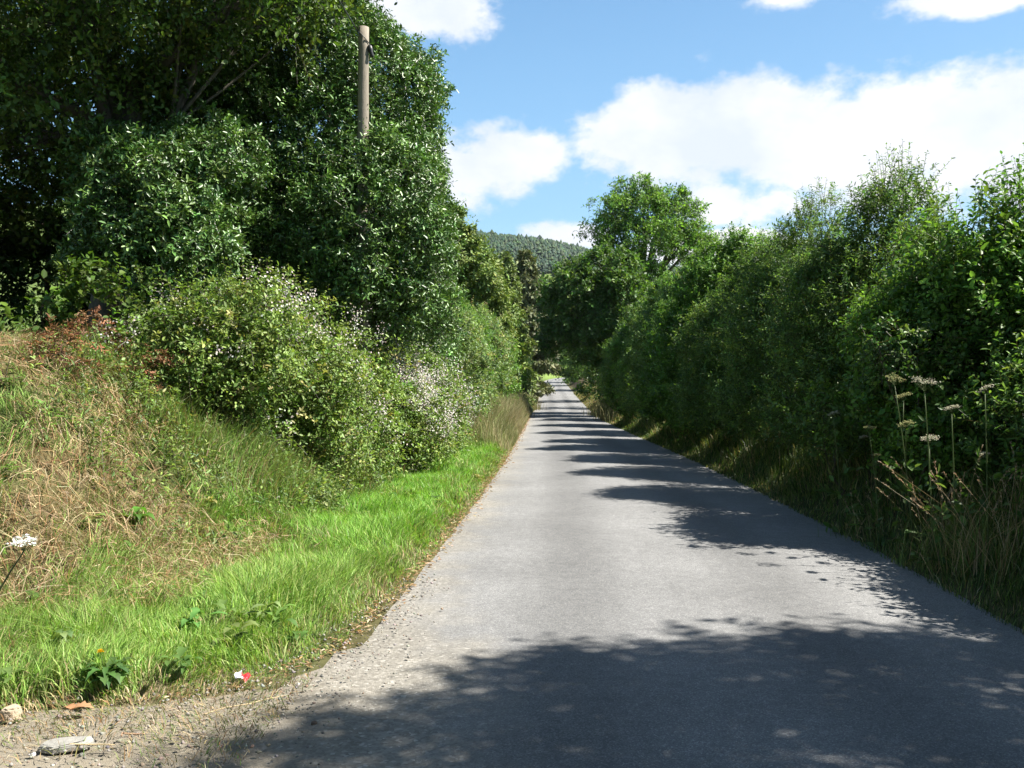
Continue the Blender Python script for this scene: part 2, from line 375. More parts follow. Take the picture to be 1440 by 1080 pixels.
    bg = N(nt, 'ShaderNodeBackground', inp={'Strength': SKY}); L.new(mx.outputs[2], bg.inputs[0])
    L.new(bg.outputs[0], N(nt, 'ShaderNodeOutputWorld').inputs[0])
    w.cycles.sampling_method = 'MANUAL'; w.cycles.sample_map_resolution = 512
build_world()
from mathutils import Vector
sl = bpy.data.lights.new('sun', 'SUN'); sl.energy = 5.0; sl.angle = R(.53); sl.color = (1, .95, .86)
so = bpy.data.objects.new('sun', sl); C.objects.link(so); so.rotation_euler = Vector(sd).to_track_quat('Z', 'Y').to_euler(); so.location = (30, -10, 40)
cam = bpy.data.cameras.new('camera'); cam.sensor_width = 36; cam.lens = 36 * F / 1440; cam.clip_end = 4000; cam.clip_start = .05
co = bpy.data.objects.new('camera', cam); C.objects.link(co); co.location = (0, 0, EYE); co.rotation_euler = (R(90) + math.atan((HOR - 540) / F), 0, 0)
S = bpy.context.scene; S.camera = co
S.view_settings.view_transform = 'Standard'; S.view_settings.look = 'None'; S.view_settings.exposure = 1.5; S.view_settings.gamma = 1
S.cycles.max_bounces = 6; S.cycles.diffuse_bounces = 3; S.cycles.glossy_bounces = 2; S.cycles.transmission_bounces = 4; S.cycles.transparent_max_bounces = 4
S.cycles.sample_clamp_indirect = 6; S.cycles.use_denoising = True

# ------------------------------------------------------------------ ground, lane, field, hill
def grid_mesh(us, ys, fn):
    U, Yg = np.meshgrid(us, ys); x, y, z = fn(U, Yg); v = np.stack([x, y, z], -1).reshape(-1, 3)
    a, b = len(ys), len(us); i = (np.arange(a - 1)[:, None] * b + np.arange(b - 1)[None])
    return v, np.stack([i, i + 1, i + 1 + b, i + b], -1).reshape(-1, 4), U.ravel(), Yg.ravel()
def spaced(*segs):
    return np.unique(np.concatenate([np.arange(a, b, s) for a, b, s in segs]).round(4))
def straw_frac(x, y):   # where the bank has dried to straw
    u = x - lane_x(y)
    n = fbm(x * .9, y * .9, 21., 4) * .6 + fbm(x * 4.5, y * 4.5, 23., 3) * .4
    dry = .85 * ss(.42, .66, n + .06 * ss(-3.6, -4.6, u) + .08 * ss(10, 8, y) - .42 * ss(-3.75, -2.9, u) - .3 * ss(13, 17, y))
    edge = ss(-2.5, -2.15, u) * .6
    return np.clip(np.maximum(dry, edge), 0, 1)

def build_ground():
    us = spaced((-700, -120, 60), (-120, -30, 10), (-30, -10, 1.5), (-10, -4.5, .22), (-4.5, 5, .14), (5, 12, .5), (12, 40, 4), (40, 140, 20), (140, 760, 60))
    ys = spaced((-40, 0, 4), (0, 3, .5), (3, 14, .14), (14, 30, .35), (30, 90, 1.2), (90, 300, 5), (300, 700, 25), (700, 1300, 100))
    v, q, U, Yg = grid_mesh(us, ys, lambda U, Y: (U + lane_x(np.clip(Y, -40, 380)), Y, height(U + lane_x(np.clip(Y, -40, 380)), Y)))
    x, y = v[:, 0], v[:, 1]; u = x - lane_x(np.clip(y, -40, 380))
    n = fbm(x * 1.3, y * 1.3, 31.); st = straw_frac(x, y)[:, None]
    green = np.array([.045, .065, .02]); straw = np.array([.13, .10, .052]); soil = np.array([.07, .052, .034]); field = np.array([.13, .18, .045])  # green and straw kept dark to put shade into gaps between blades
    c = green * (1 - st) + straw * st * .8 + 0 * st
    c = c * (.7 + .6 * n[:, None])
    cor = (ss(5.1, 4.6, y) * (u < -2))[:, None]; c = c * (1 - cor) + np.array([.12, .10, .06]) * cor * (.6 + .8 * n[:, None])
    hedge_side = ss(2.3, 3.2, u)[:, None]; c = c * (1 - hedge_side) + soil * hedge_side  # soil colour from the foot of the right hedge outward
    back = ss(-7.5, -9.5, u)[:, None]; c = c * (1 - back * (y < 60)[:, None]) + soil * back * (y < 60)[:, None]
    f = ss(150, 240, y)[:, None] + (np.abs(u) > 14)[:, None]; f = np.clip(f, 0, 1); c = c * (1 - f) + field * f * (.8 + .4 * n[:, None])
    b = Buf(); b.add(v, c, q)
    m = solid_mat('earth_and_turf', .95, .1, .35, .02, 9.)
    tag(b.obj('ground', m, smooth=True), 'rough earth and turf of the lane banks', kind='structure')
build_ground()

def build_road():
    us = np.concatenate([[-7., -5.5, -4.2, -3.4, -2.9, -2.6], np.arange(-2.4, 2.41, .2), [2.5]])
    ys = spaced((-30, 3, 1.5), (3, 12, .12), (12, 40, .5), (40, 375, 2.5))
    rag = lambda y: .09 * (fbm(y * 1.1, y * 0 + 3, 1.) - .5) * 2
    def fn(U, Y):
        le = left_edge(Y) - .06 + rag(Y); re = HW + .10 + rag(Y + 50) * .7
        lo = np.maximum(le, -7.)
        u = np.where(U < -2.41, np.maximum(U, lo), np.clip(U, lo, re))
        # squeeze columns left of the flare onto the edge
        x = u + lane_x(Y)
        z = lane_z(Y) + .035 * (1 - (u / 2.3) ** 2) * (np.abs(u) < 2.3) - .012 * (np.abs(u) >= 2.3) - .01 + .012 * (fbm(x * 1.2, Y * 1.2, 4.) - .5) + .03 * ss(-2.3, -3.2, u) * (fbm(x * 2.5, Y * 2.5, 8.) - .3)
        return x, Y, z
    v, q, U, Yg = grid_mesh(us, ys, fn)
    P = v[q]; area = np.linalg.norm(np.cross(P[:, 2] - P[:, 0], P[:, 3] - P[:, 1]), axis=1); q = q[area > 1e-5]
    u = v[:, 0] - lane_x(v[:, 1])
    edge = u + 2.05 + np.where(v[:, 1] < 7.5, -.75 * ss(7.5, 3.5, v[:, 1]), 0)
    b = Buf(); b.add(v, (.2, .2, .2), q)
    tag(b.obj('road', road_material(), smooth=True, extra={'u': u, 'edge': edge}), 'narrow grey chipped tarmac lane with gravelly left edge', kind='structure')
build_road()

def build_hill():
    az = np.linspace(-.55, .75, 90); t = np.linspace(0, 1, 26)
    A, T = np.meshgrid(az, t)
    crest = 133 - 160 * np.clip(A + .024, -.2, .42) + 2 * np.sin(A * 17) + 1.5 * np.sin(A * 41)
    D = 560 + 240 * T
    z = 14 + (crest - 14) * np.sin(T * np.pi * .5) ** .9
    z = z + 4 * (fbm(A * 30, T * 9, 2.) - .5) * ss(0, .3, T) * ss(1, .8, T)
    x = np.tan(A) * D; v = np.stack([x, D, z], -1).reshape(-1, 3)
    a, b_ = len(t), len(az); i = (np.arange(a - 1)[:, None] * b_ + np.arange(b_ - 1)[None])
    q = np.stack([i, i + 1, i + 1 + b_, i + b_], -1).reshape(-1, 4)
    n = fbm(v[:, 0] * .02, v[:, 1] * .02, 6.)[:, None]
    b = Buf(); b.add(v, np.array([.12, .17, .045]) * (.7 + .6 * n), q)
    tag(b.obj('hill', solid_mat('pasture', .95, .1, .2, 0, .05), smooth=True), 'long hill closing the valley', kind='structure')
    # conifer plantation along the ridge
    rng = np.random.default_rng(5); bf = Buf()
    n = 11000; a = rng.uniform(-.14, .30, n); tt = rng.uniform(.42, 1., n); tt[:900] = rng.uniform(.9, 1., 900)
    D = 560 + 240 * tt; cr = 133 - 160 * np.clip(a + .024, -.2, .42) + 2 * np.sin(a * 17) + 1.5 * np.sin(a * 41)
    zz = 14 + (cr - 14) * np.sin(tt * np.pi * .5) ** .9 - .5; xx = np.tan(a) * D
    h = rng.uniform(4.5, 8.5, n) * (1 + .3 * (rng.random(n) < .05)); r = h * rng.uniform(.32, .55, n)
    k = 5; lv = 3; th = np.arange(k) * 2 * np.pi / k
    V = []; Tt = []
    for L in range(lv):
        z0 = h * (.12 + .28 * L); z1 = h * (.52 + .24 * L); rr = r * (1 - .27 * L)
        ring = np.stack([xx[:, None] + np.cos(th + L)[None] * rr[:, None] * rng.uniform(.7, 1.2, (n, k)), D[:, None] + np.sin(th + L)[None] * rr[:, None], (zz + z0)[:, None] + rng.normal(size=(n, k)) * .5], -1)
        tip = np.stack([xx, D, zz + z1], -1)[:, None]
        V.append(np.concatenate([ring, tip], 1))
    V = np.concatenate(V, 1); per = V.shape[1]
    T = np.concatenate([np.stack([np.arange(k), (np.arange(k) + 1) % k, np.full(k, k)], -1) + L * (k + 1) for L in range(lv)])
    T = (T[None] + (np.arange(n) * per)[:, None, None]).reshape(-1, 3)
    bf.add(V, np.repeat(pick(rng, [(.030, .062, .034), (.022, .045, .028), (.045, .075, .03)], n, .25), per, 0), tris=T)  # bluish greens put distance haze into the needle colours
    tag(bf.obj('conifer_plantation', M_NEED), 'dark conifer plantation along the far ridge', kind='stuff')
build_hill()
# ------------------------------------------------------------------ plant builders
def shifted(buf, o):
    buf.v = [v - np.asarray(o, np.float32) for v in buf.v]; return buf
def blob(px, py, Y, rpx, rpy, ry=None):
    c = at(px, py, Y); k = Y / F
    return (c[0], c[1], c[2], rpx * k, ry if ry else rpx * k, rpy * k)
BARK = (.085, .07, .05); BARKG = (.16, .145, .11)

def plant(seed, name, label, cat, xy, blobs, pal, S, leaf, mat, group=None, length=.5, M=12, r0=.12, fork=None, up=.45, spread=.5, droop=.15,
          fine=True, bark=BARK, clump=.8, keep=.35, inner=.25, lump=.16, low=-.75, stemw=.004, parts=('trunk', 'crown'), twigs=14, spikes=0, spike_len=.8, blossom=None, facing=.6, front=True):
    rng = np.random.default_rng(seed)
    g = ground_at(*xy); base = np.array([xy[0], xy[1], g - .05])
    root = thing(name, label, cat, base, group)
    if fork is None:
        B = np.array(blobs); fork = (B[:, 0].mean() * .6 + xy[0] * .4, B[:, 1].mean() * .6 + xy[1] * .4, g + (B[:, 2].max() - g) * .55)
    tb = Buf(); limbs(tb, rng, base, blobs, r0, fork, bark, twigs)
    shifted(tb, base).obj(parts[0], M_BARK, root, True)
    cb = Buf()
    per = 9; rc = clump * .42
    p, n = blob_points(rng, blobs, max(12, int(S * .88 / per)), inner * .5, lump, low)
    if front:
        ok = (n[:, 1] < .3) | (rng.random(len(p)) < .3); p, n = p[ok], n[ok]
    rcl = rc * rng.uniform(.6, 1.35, len(p)); K = len(p)
    e = nrm(np.repeat(n, per, 0) * .75 + rng.normal(size=(K * per, 3)) * .75 + [0, 0, .15])
    p = np.repeat(p, per, 0) + e * (np.repeat(rcl, per) * rng.uniform(.55, 1.0, K * per))[:, None]; n = e
    p2, n2 = blob_points(rng, [(a, b_, c, d * .78, f * .78, h * .78) for a, b_, c, d, f, h in blobs], int(S * .12 * (1 + inner)), .5, lump, low)
    p, n = np.concatenate([p, p2]), np.concatenate([n, n2])
    ok = p[:, 2] > height(p[:, 0], p[:, 1]) + .06; p, n = p[ok], n[ok]
    shoots(cb, rng, p, n, length, M, leaf[0], leaf[1], pal, up, spread, droop, fine, stemw=stemw, facing=facing)
    if spikes:
        B = np.array(blobs); top = B[:, 2] + B[:, 5]; w = np.exp((top - top.max()) * 1.2); k = rng.choice(len(B), spikes, p=w / w.sum())
        a = rng.uniform(0, 6.28, spikes); rr = np.sqrt(rng.random(spikes)) * .75
        q = np.stack([B[k, 0] + np.cos(a) * rr * B[k, 3], B[k, 1] + np.sin(a) * rr * B[k, 4], B[k, 2] + B[k, 5] * np.sqrt(1 - rr ** 2) + spike_len * .35], -1)
        nn = nrm(np.stack([np.cos(a) * rr * .5, np.sin(a) * rr * .5, np.ones(spikes)], -1))
        shoots(cb, rng, q, nn, spike_len, int(M * 1.3), leaf[0] * .85, leaf[1] * .85, pal, .8, .22, .05, fine, stemw=stemw * 1.2)
    shifted(cb, base).obj(parts[1], mat, root)
    if blossom:
        fb = Buf(); cnt, cl, size, cols = blossom
        p2, n2 = blob_points(rng, blobs, cnt * 6, .0, lump, -.1)
        p2, n2 = p2[(n2[:, 1] < .5)], n2[(n2[:, 1] < .5)]
        wv = fbm(p2[:, 0] * .9 + p2[:, 2], p2[:, 1] * .9 - p2[:, 2], 17.)
        idx = np.argsort(-wv - rng.random(len(wv)) * .25)[:cnt]; p2, n2 = p2[idx] + n2[idx] * rng.uniform(.12, .34, (len(idx), 1)), n2[idx]
        k = len(p2); q = np.repeat(p2, cl, 0) + rng.normal(size=(k * cl, 3)) * size * 2.6
        d = nrm(rng.normal(size=(k * cl, 3)) + np.array([0, -.2, .2])); leaves(fb, q, d, nrm(np.repeat(n2, cl, 0) + rng.normal(size=(k * cl, 3)) * .5), size, size * .9, pick(rng, cols, k * cl, .1), True)
        shifted(fb, base).obj('blossom', M_PETAL, root)
    return root

HOLLY = [(.075, .155, .035, 5), (.11, .20, .045, 3), (.15, .25, .06, 1.2), (.045, .10, .025, 2)]
BEECH = [(.07, .125, .022, 4), (.10, .165, .03, 3), (.14, .175, .03, .8), (.045, .09, .02, 2)]
HAZEL = [(0.094, 0.190, 0.032, 4), (0.139, 0.252, 0.045, 3), (0.065, 0.136, 0.029, 2)]
WILLOW = [(0.102, 0.180, 0.053, 4), (0.149, 0.244, 0.062, 3), (0.186, 0.271, 0.053, 1), (0.065, 0.126, 0.039, 2)]
BRAMBLE = [(0.163, 0.251, 0.061, 5), (0.218, 0.298, 0.076, 3), (0.110, 0.183, 0.045, 2), (0.311, 0.305, 0.107, 0.7)]
SCRUB = [(0.148, 0.229, 0.076, 4), (0.203, 0.275, 0.091, 2), (0.117, 0.183, 0.076, 3), (0.265, 0.260, 0.122, 0.8)]
ASH = [(0.116, 0.229, 0.041, 4), (0.164, 0.294, 0.052, 3), (0.087, 0.165, 0.038, 2)]
GOLD = [(.14, .20, .045, 4), (.18, .23, .055, 3), (.09, .14, .035, 2)]
SPRUCE = [(.13, .18, .05, 4), (.17, .22, .06, 2), (.09, .13, .045, 2)]
CYPRESS = [(.12, .135, .06, 4), (.15, .16, .07, 2), (.085, .10, .05, 2)]
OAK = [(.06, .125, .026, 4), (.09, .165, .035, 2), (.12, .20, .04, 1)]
DARK = [(.03, .065, .014, 4), (.045, .085, .018, 2), (.06, .11, .02, 1)]  # shade put into the leaf colours of plants in dark places

# ------------------------------------------------------------------ left bank: trees over the bank
plant(1, 'beech_tree', 'large dark beech on the left bank whose boughs overhang the top corner', 'tree', (-6.3, 13.6),
      [blob(60, -60, 13.6, 270, 150), blob(310, -25, 14.0, 150, 80), blob(-170, 40, 13.2, 220, 220), blob(395, -40, 14.4, 78, 62), blob(140, -260, 14, 420, 200), blob(60, 130, 14.2, 170, 120), blob(230, 90, 15.0, 130, 100), blob(-60, 200, 14.5, 150, 110), blob(120, 30, 14, 160, 100)],
      BEECH, 14000, (.095, .058), M_LEAF, length=.75, M=13, r0=.26, fork=(-5.9, 13.8, 6.2), up=-.15, spread=.55, droop=.3, clump=1.1, keep=.25, low=-1.1, twigs=20, bark=(.10, .09, .07))
holly = plant(2, 'holly_tree', 'tall glossy evergreen tree with shining leaves crowding round the wooden pole', 'tree', (-3.6, 17.0),
      [blob(462, 150, 16.8, 135, 128), blob(528, 215, 16.8, 78, 128), blob(430, 70, 17.2, 105, 80), blob(370, 240, 16.6, 110, 140), blob(515, 322, 14.9, 100, 112, 1.05), blob(425, 240, 15.7, 115, 130, 1.2), blob(508, 405, 15.0, 80, 62, .9), blob(545, 285, 15.7, 64, 95, 1.0), blob(562, 330, 16.6, 52, 100), blob(430, 350, 16.0, 130, 85), blob(560, 430, 16.4, 70, 60)],
      HOLLY, 26000, (.085, .036), M_GLOSS, length=.38, M=11, r0=.2, up=.5, spread=.6, clump=.75, keep=.2, lump=.2, twigs=16, spikes=60, spike_len=.6, facing=.9)
plant(3, 'laurel_bush', 'glossy laurel bush lit by the sun in front of the dark beech trunk', 'bush', (-5.1, 13.0),
      [blob(225, 285, 12.9, 88, 85), blob(290, 225, 13.4, 62, 52), blob(185, 345, 12.6, 62, 70), blob(255, 365, 12.6, 68, 60), blob(160, 230, 13.2, 50, 45)],
      HOLLY, 5200, (.085, .038), M_GLOSS, length=.36, M=11, r0=.07, up=.1, spread=.6, droop=.3, clump=.6, keep=.2, twigs=12, facing=.9)
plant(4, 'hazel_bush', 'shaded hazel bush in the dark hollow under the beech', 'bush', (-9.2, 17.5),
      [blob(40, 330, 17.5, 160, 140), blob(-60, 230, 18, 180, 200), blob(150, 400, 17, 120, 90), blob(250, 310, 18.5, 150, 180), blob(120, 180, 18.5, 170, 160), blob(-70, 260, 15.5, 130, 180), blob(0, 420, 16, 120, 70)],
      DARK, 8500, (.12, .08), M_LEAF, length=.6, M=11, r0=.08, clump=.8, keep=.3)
plant(5, 'sapling', 'bright green hazel sapling at the edge of the dark hollow', 'sapling', (-5.75, 10.9),
      [blob(60, 425, 10.9, 45, 38), blob(95, 395, 11, 35, 25), blob(45, 455, 10.7, 35, 25)], [(.085, .15, .022, 1), (.06, .12, .02, 1)],
      150, (.095, .07), M_LEAF, length=.35, M=7, r0=.02, up=.5, keep=.4, clump=.4, twigs=5, parts=('stem', 'foliage'))
plant(6, 'sapling', 'thin leafy sapling under the laurel beside brown dead fronds', 'sapling', (-4.75, 11.0),
      [blob(165, 405, 11, 42, 30), blob(175, 440, 10.9, 35, 28)], [(.065, .12, .02, 1), (.09, .145, .03, 1)],
      120, (.08, .055), M_LEAF, length=.32, M=7, r0=.018, keep=.4, clump=.4, twigs=5, parts=('stem', 'foliage'))
for i, (px, py, Y, rx, ry, lab) in enumerate([(205, 470, 10.4, 38, 26, 'rusty brown dead bracken below the laurel at the bank top'), (130, 452, 10.6, 30, 18, 'small brown dead bracken patch beside the saplings'),
                                    (100, 570, 9.2, 34, 20, 'reddish dead bracken lying on the grassy bank face')]):
    b = blob(px, py, Y, rx, ry); gx = ground_at(b[0], b[1]); b = (b[0], b[1], gx + b[5] * .6, b[3], b[4], b[5])
    plant(20 + i, 'dead_bracken', lab, 'bracken', (b[0], b[1]), [b], [(.20, .095, .045, 2), (.26, .15, .08, 1), (.12, .07, .04, 1)], 150, (.05, .02), M_HAY, group='dead bracken on the left bank', length=.3, M=14, r0=.008,
          up=.3, spread=.8, droop=.5, twigs=6, parts=('stem', 'fronds'), low=-.3)

# bramble mounds on the bank and scrub along the left of the lane
PINK = [(.62, .56, .54, 3), (.70, .68, .62, 2), (.55, .47, .46, 1)]
for i, (x, Y, top, r, nb, lab) in enumerate([
        (-4.0, 11.4, 2.75, .85, 26, 'bramble mound nearest the dry grass, below the laurel'),
        (-3.35, 12.7, 3.0, .9, 40, 'tallest bramble mound, under the dark hollow of the glossy evergreen'),
        (-3.5, 14.6, 2.95, 1.0, 46, 'bramble mound straight below the wooden pole'),
        (-2.85, 15.6, 2.4, .9, 150, 'bramble mound thick with pale blossom below the evergreen tree'),
        (-2.8, 18.2, 2.5, 1.0, 60, 'bramble mound behind the one thick with blossom'),
        (-2.5, 21.5, 2.2, 1.0, 44, 'wide pale bramble mound above the far end of the bright verge'),
        (-2.4, 25.2, 2.2, 1.1, 44, 'low bramble mound beyond the bright verge grass'),
        (-2.2, 29.5, 2.1, 1.2, 30, 'farthest bramble mound, by the pale tall grass'),
        (-2.95, 12.3, 1.75, .55, 10, 'small bramble mound low on the bank in front of the tallest one'),
        (-2.55, 14.0, 1.5, .55, 24, 'small bramble mound at the bank foot below the pole'),
        (-2.2, 16.4, 1.35, .55, 40, 'small bramble mound at the back of the bright verge'),
        (-2.0, 19.6, 1.5, .7, 26, 'second small bramble mound at the back of the bright verge')]):
    g = ground_at(x, Y); h = top - g; q = np.random.default_rng(4000 + i)
    B = [(x, Y, g + h * .42, r, r, h * .5)] + [(x + q.normal() * .65 * r, Y + q.normal() * .65 * r, g + h * q.uniform(.1, .55), r * q.uniform(.4, .75), r * q.uniform(.4, .75), h * q.uniform(.25, .5)) for _ in range(5)]
    plant(40 + i, 'bramble_bush', lab, 'bramble', (x, Y), B, BRAMBLE if i % 8 < 5 else SCRUB, int(3000 * (r ** 2)), (.064, .034) if Y < 17 else (.072, .038), M_BRAM, group='brambles along the left bank',
          length=.45, M=11, r0=.018, up=.4, spread=.75, droop=.5, clump=.9, keep=.35, lump=.6, low=-.5, parts=('stems', 'foliage'), spikes=110, spike_len=.8, twigs=8, blossom=(int(nb * 1.5), 22, .03, PINK))
for i, (x, Y, top, r, pal, lab) in enumerate([
        (-2.95, 20.2, 3.75, 1.25, HOLLY, 'glossy young holly at the foot of the tall evergreen'),
        (-2.6, 25.5, 4.2, 1.5, SCRUB, 'grey green sallow bush behind the young holly'),
        (-2.9, 31.5, 4.8, 1.7, HAZEL, 'round hazel bush in front of the golden conifer'),
        (-2.5, 38.5, 5.3, 1.9, SCRUB, 'pale sallow bush under the golden conifer'),
        (-2.2, 47., 5.8, 1.9, HAZEL, 'green hazel bush to the left of the drooping spruce'),
        (-1.6, 57., 6., 1.9, HAZEL, 'hazel bush at the foot of the drooping spruce'),
        (-.9, 78., 5.4, 2.0, DARK, 'dark low bush where the lane narrows on the left'),
        (-5.2, 27., 6.4, 2.2, HAZEL, 'tall hazel half hidden behind the evergreen')]):
    g = ground_at(x, Y); h = top - g
    B = [(x, Y, g + h * .5, r, r, h * .5), (x + .5 * r, Y - .4 * r, g + h * .32, r * .7, r * .7, h * .38), (x - .4 * r, Y + .3 * r, g + h * .62, r * .7, r * .7, h * .36), (x + .35 * r, Y + .7 * r, g + h * .6, r * .7, r * .8, h * .3)]
    k = max(1, Y / 26)
    plant(60 + i, 'holly_bush' if pal is HOLLY else 'hedge_bush', lab, 'bush', (x, Y), B, pal, int(2200 * r ** 2 / k ** 1.3), (.08 * k ** .7, .044 * k ** .7), M_GLOSS if pal is HOLLY else M_LEAF, group='bushes lining the left of the lane',
          length=.5 * k ** .4, M=10, r0=.05, up=.5, clump=.7, keep=.25, lump=.24, fine=Y < 40, spikes=30, spike_len=.7 * k ** .4, twigs=6)

def conifer(seed, name, label, x, Y, top, r, pal, S, L, W, droop, group=None, taper=.8, colw=.5):
    """branches in tiers from a straight trunk, sprays hanging from each"""
    rng = np.random.default_rng(seed); g = ground_at(x, Y); base = np.array([x, Y, g - .05]); h = top - g
    root = thing(name, label, 'conifer', base, group)
    tb = Buf(); t = np.linspace(0, 1, 9); tube(tb, np.stack([x + rng.normal(size=9) * .04, Y + rng.normal(size=9) * .04, g - .05 + t * h * .98], -1), .22 * (1 - t * .93), BARK, 8, rng, .05)
    nb = int(h * 11); cb = Buf(); P = []; Nn = []
    zf = rng.random(nb) ** .9; az = rng.uniform(0, 6.28, nb)
    for z, a in zip(zf, az):
        ln = r * (1 - z ** taper) * rng.uniform(.75, 1.12) * (.35 + .65 * min(1, (z + .12) * 4)) + .12
        tt = np.linspace(0, 1, 5); d = np.array([math.cos(a), math.sin(a)])
        zz = g + .25 + z * h * .95 + ln * (.25 * tt - droop * tt ** 2)
        pts = np.stack([x + d[0] * ln * tt, Y + d[1] * ln * tt, zz], -1)
        tube(tb, pts, np.linspace(.04, .008, 5), BARK, 4, cap=False)
        k = max(3, int(S / nb * (.4 + ln / r))); s = np.sqrt(rng.random(k)); i = np.minimum((s * 4).astype(int), 3); f = s * 4 - i
        q = pts[i] * (1 - f)[:, None] + pts[i + 1] * f[:, None] + rng.normal(size=(k, 3)) * [.10, .10, .05] * (1 + ln * .3)
        P.append(q); Nn.append(np.repeat(np.array([[d[0], d[1], .1 - droop]]), k, 0))
    P = np.concatenate(P); Nn = nrm(np.concatenate(Nn))
    ok = P[:, 2] > height(P[:, 0], P[:, 1]) + .1; P, Nn = P[ok], Nn[ok]
    shoots(cb, rng, P, Nn, L * 2.2, 7, L, W, pal, up=-.2 * droop + .1, spread=colw, droop=droop * .8, fine=False, stemw=0)
    shifted(tb, base).obj('trunk', M_BARK, root, True); shifted(cb, base).obj('crown', M_NEED, root); return root
conifer(80, 'yew_tree', 'golden green conifer rising behind the roadside bushes on the left', -3.1, 43., 10.5, 2.8, GOLD, 7000, .25, .12, -.35, taper=2.6)
conifer(81, 'yew_tree', 'shorter golden green conifer next to the drooping spruce', -1.35, 50., 9.3, 2.0, GOLD, 4600, .25, .12, -.35, taper=2.2)
conifer(82, 'spruce_tree', 'drooping olive green spruce leaning over the left of the lane', -.5, 66., 11.9, 2.4, SPRUCE, 7500, .32, .15, .45, taper=1.5)
conifer(83, 'cypress_tree', 'tall brownish cypress behind the drooping spruce', 1.3, 84., 15., 3.2, CYPRESS, 5400, .42, .2, .15, taper=1.7)
conifer(84, 'cypress_tree', 'farthest brownish cypress, close to the dark roadside oak', 1.8, 103., 17.2, 3.4, CYPRESS, 4400, .48, .23, .15, taper=1.7)
conifer(85, 'cypress_tree', 'brownish cypress between the golden conifers and the far ridge', -2.6, 90., 14.9, 3.6, CYPRESS, 4200, .45, .22, .1, taper=1.7)

# ------------------------------------------------------------------ right hedge
for i, (x, Y, top, r, pal, sp, lab) in enumerate([
        (5.6, 6.3, 2.0, 1.05, HAZEL, 10, 'low hedge bush just out of the picture to the right'),
        (6.1, 8.2, 2.35, 1.15, WILLOW, 30, 'shaded hedge bush nearest the camera at the right edge'),
        (5.6, 10.0, 3.6, 1.2, HAZEL, 90, 'hedge bush with bare twiggy top at the right edge'),
        (5.6, 13.0, 4.55, 1.25, WILLOW, 80, 'tallest feathery willow of the right hedge'),
        (5.7, 16.6, 4.85, 1.3, WILLOW, 70, 'willow with one tall thin spike in the right hedge'),
        (5.7, 20.4, 4.6, 1.4, WILLOW, 50, 'rounded hedge willow behind the one with the spike'),
        (6.1, 24.6, 5.5, 1.6, HAZEL, 40, 'dark hazel of the right hedge beside the last feathery willow'),
        (6.3, 28., 5.5, 1.6, HAZEL, 40, 'bright topped hazel midway along the right hedge'),
        (6.7, 34., 6.0, 1.8, WILLOW, 40, 'greyish willow further along the right hedge'),
        (7.2, 42., 6.3, 2.0, HAZEL, 30, 'hazel of the right hedge in front of the tall ash'),
        (7.7, 51., 6.4, 2.0, WILLOW, 30, 'last hedge willow before the trunk of the ash')]):
    rg = np.random.default_rng(700 + i); g = ground_at(x, Y); h = top - g
    j1, j2, j3 = rg.uniform(-.3, .3, 3)
    B = [(x, Y, g + h * .38, r * .95, r * 1.1, h * .34), (x - .55 * r, Y - .2 * r, g + h * .14, r * .7, r * 1.1, h * .18), (x - .35 * r, Y + .5 * r, g + h * .45, r * .7, r * .8, h * .27),
         (x - .1 + j1 * r, Y + j2 * r, g + h * .64, r * .56, r * .56, h * .30), (x - .3 * r, Y + (.55 + j3) * r, g + h * .47, r * .6, r * .6, h * .26), (x + .25 * r, Y - .5 * r, g + h * .45, r * .62, r * .55, h * .28), (x + .1 * r, Y + j2 * r, g + h * .80, r * .36, r * .4, h * .24)]
    k = max(1, Y / 17)
    plant(100 + i, 'hedge_willow' if pal is WILLOW else 'hedge_hazel', lab, 'hedge bush', (x, Y), B, pal, int(4600 * r ** 2 / k ** 1.2), (.068 * k ** .65, .026 * k ** .65) if pal is WILLOW else (.07 * k ** .65, .042 * k ** .65), M_LEAF,
          group='bushes of the hedge on the right', length=.46 * k ** .4, M=14, r0=.05, up=.6, spread=.5, clump=.8, keep=.3, lump=.32, fine=Y < 30, spikes=sp, spike_len=.75, twigs=10, low=-.9, inner=.35)
plant(120, 'rose_bush', 'small wild rose spray leaning out of the dark hedge above the hogweed', 'bush', (4.35, 9.3), [blob(1235, 480, 9.0, 42, 26), blob(1290, 500, 9.2, 52, 36), blob(1330, 530, 9.3, 45, 40)],
      [(.07, .14, .03, 2), (.10, .17, .035, 1)], 240, (.05, .034), M_BRAM, length=.34, M=9, r0=.016, up=.3, droop=.4, keep=.3, clump=.35, parts=('stems', 'foliage'), twigs=8)
plant(121, 'elder_shoot', 'small bright elder shoot low in the shadow of the right hedge', 'shrub', (4.1, 11.0), [blob(1168, 605, 10.8, 26, 18), blob(1160, 575, 10.9, 22, 16)],
      [(.08, .15, .03, 2)], 60, (.07, .04), M_LEAF, length=.28, M=8, r0=.012, parts=('stem', 'foliage'), twigs=4)

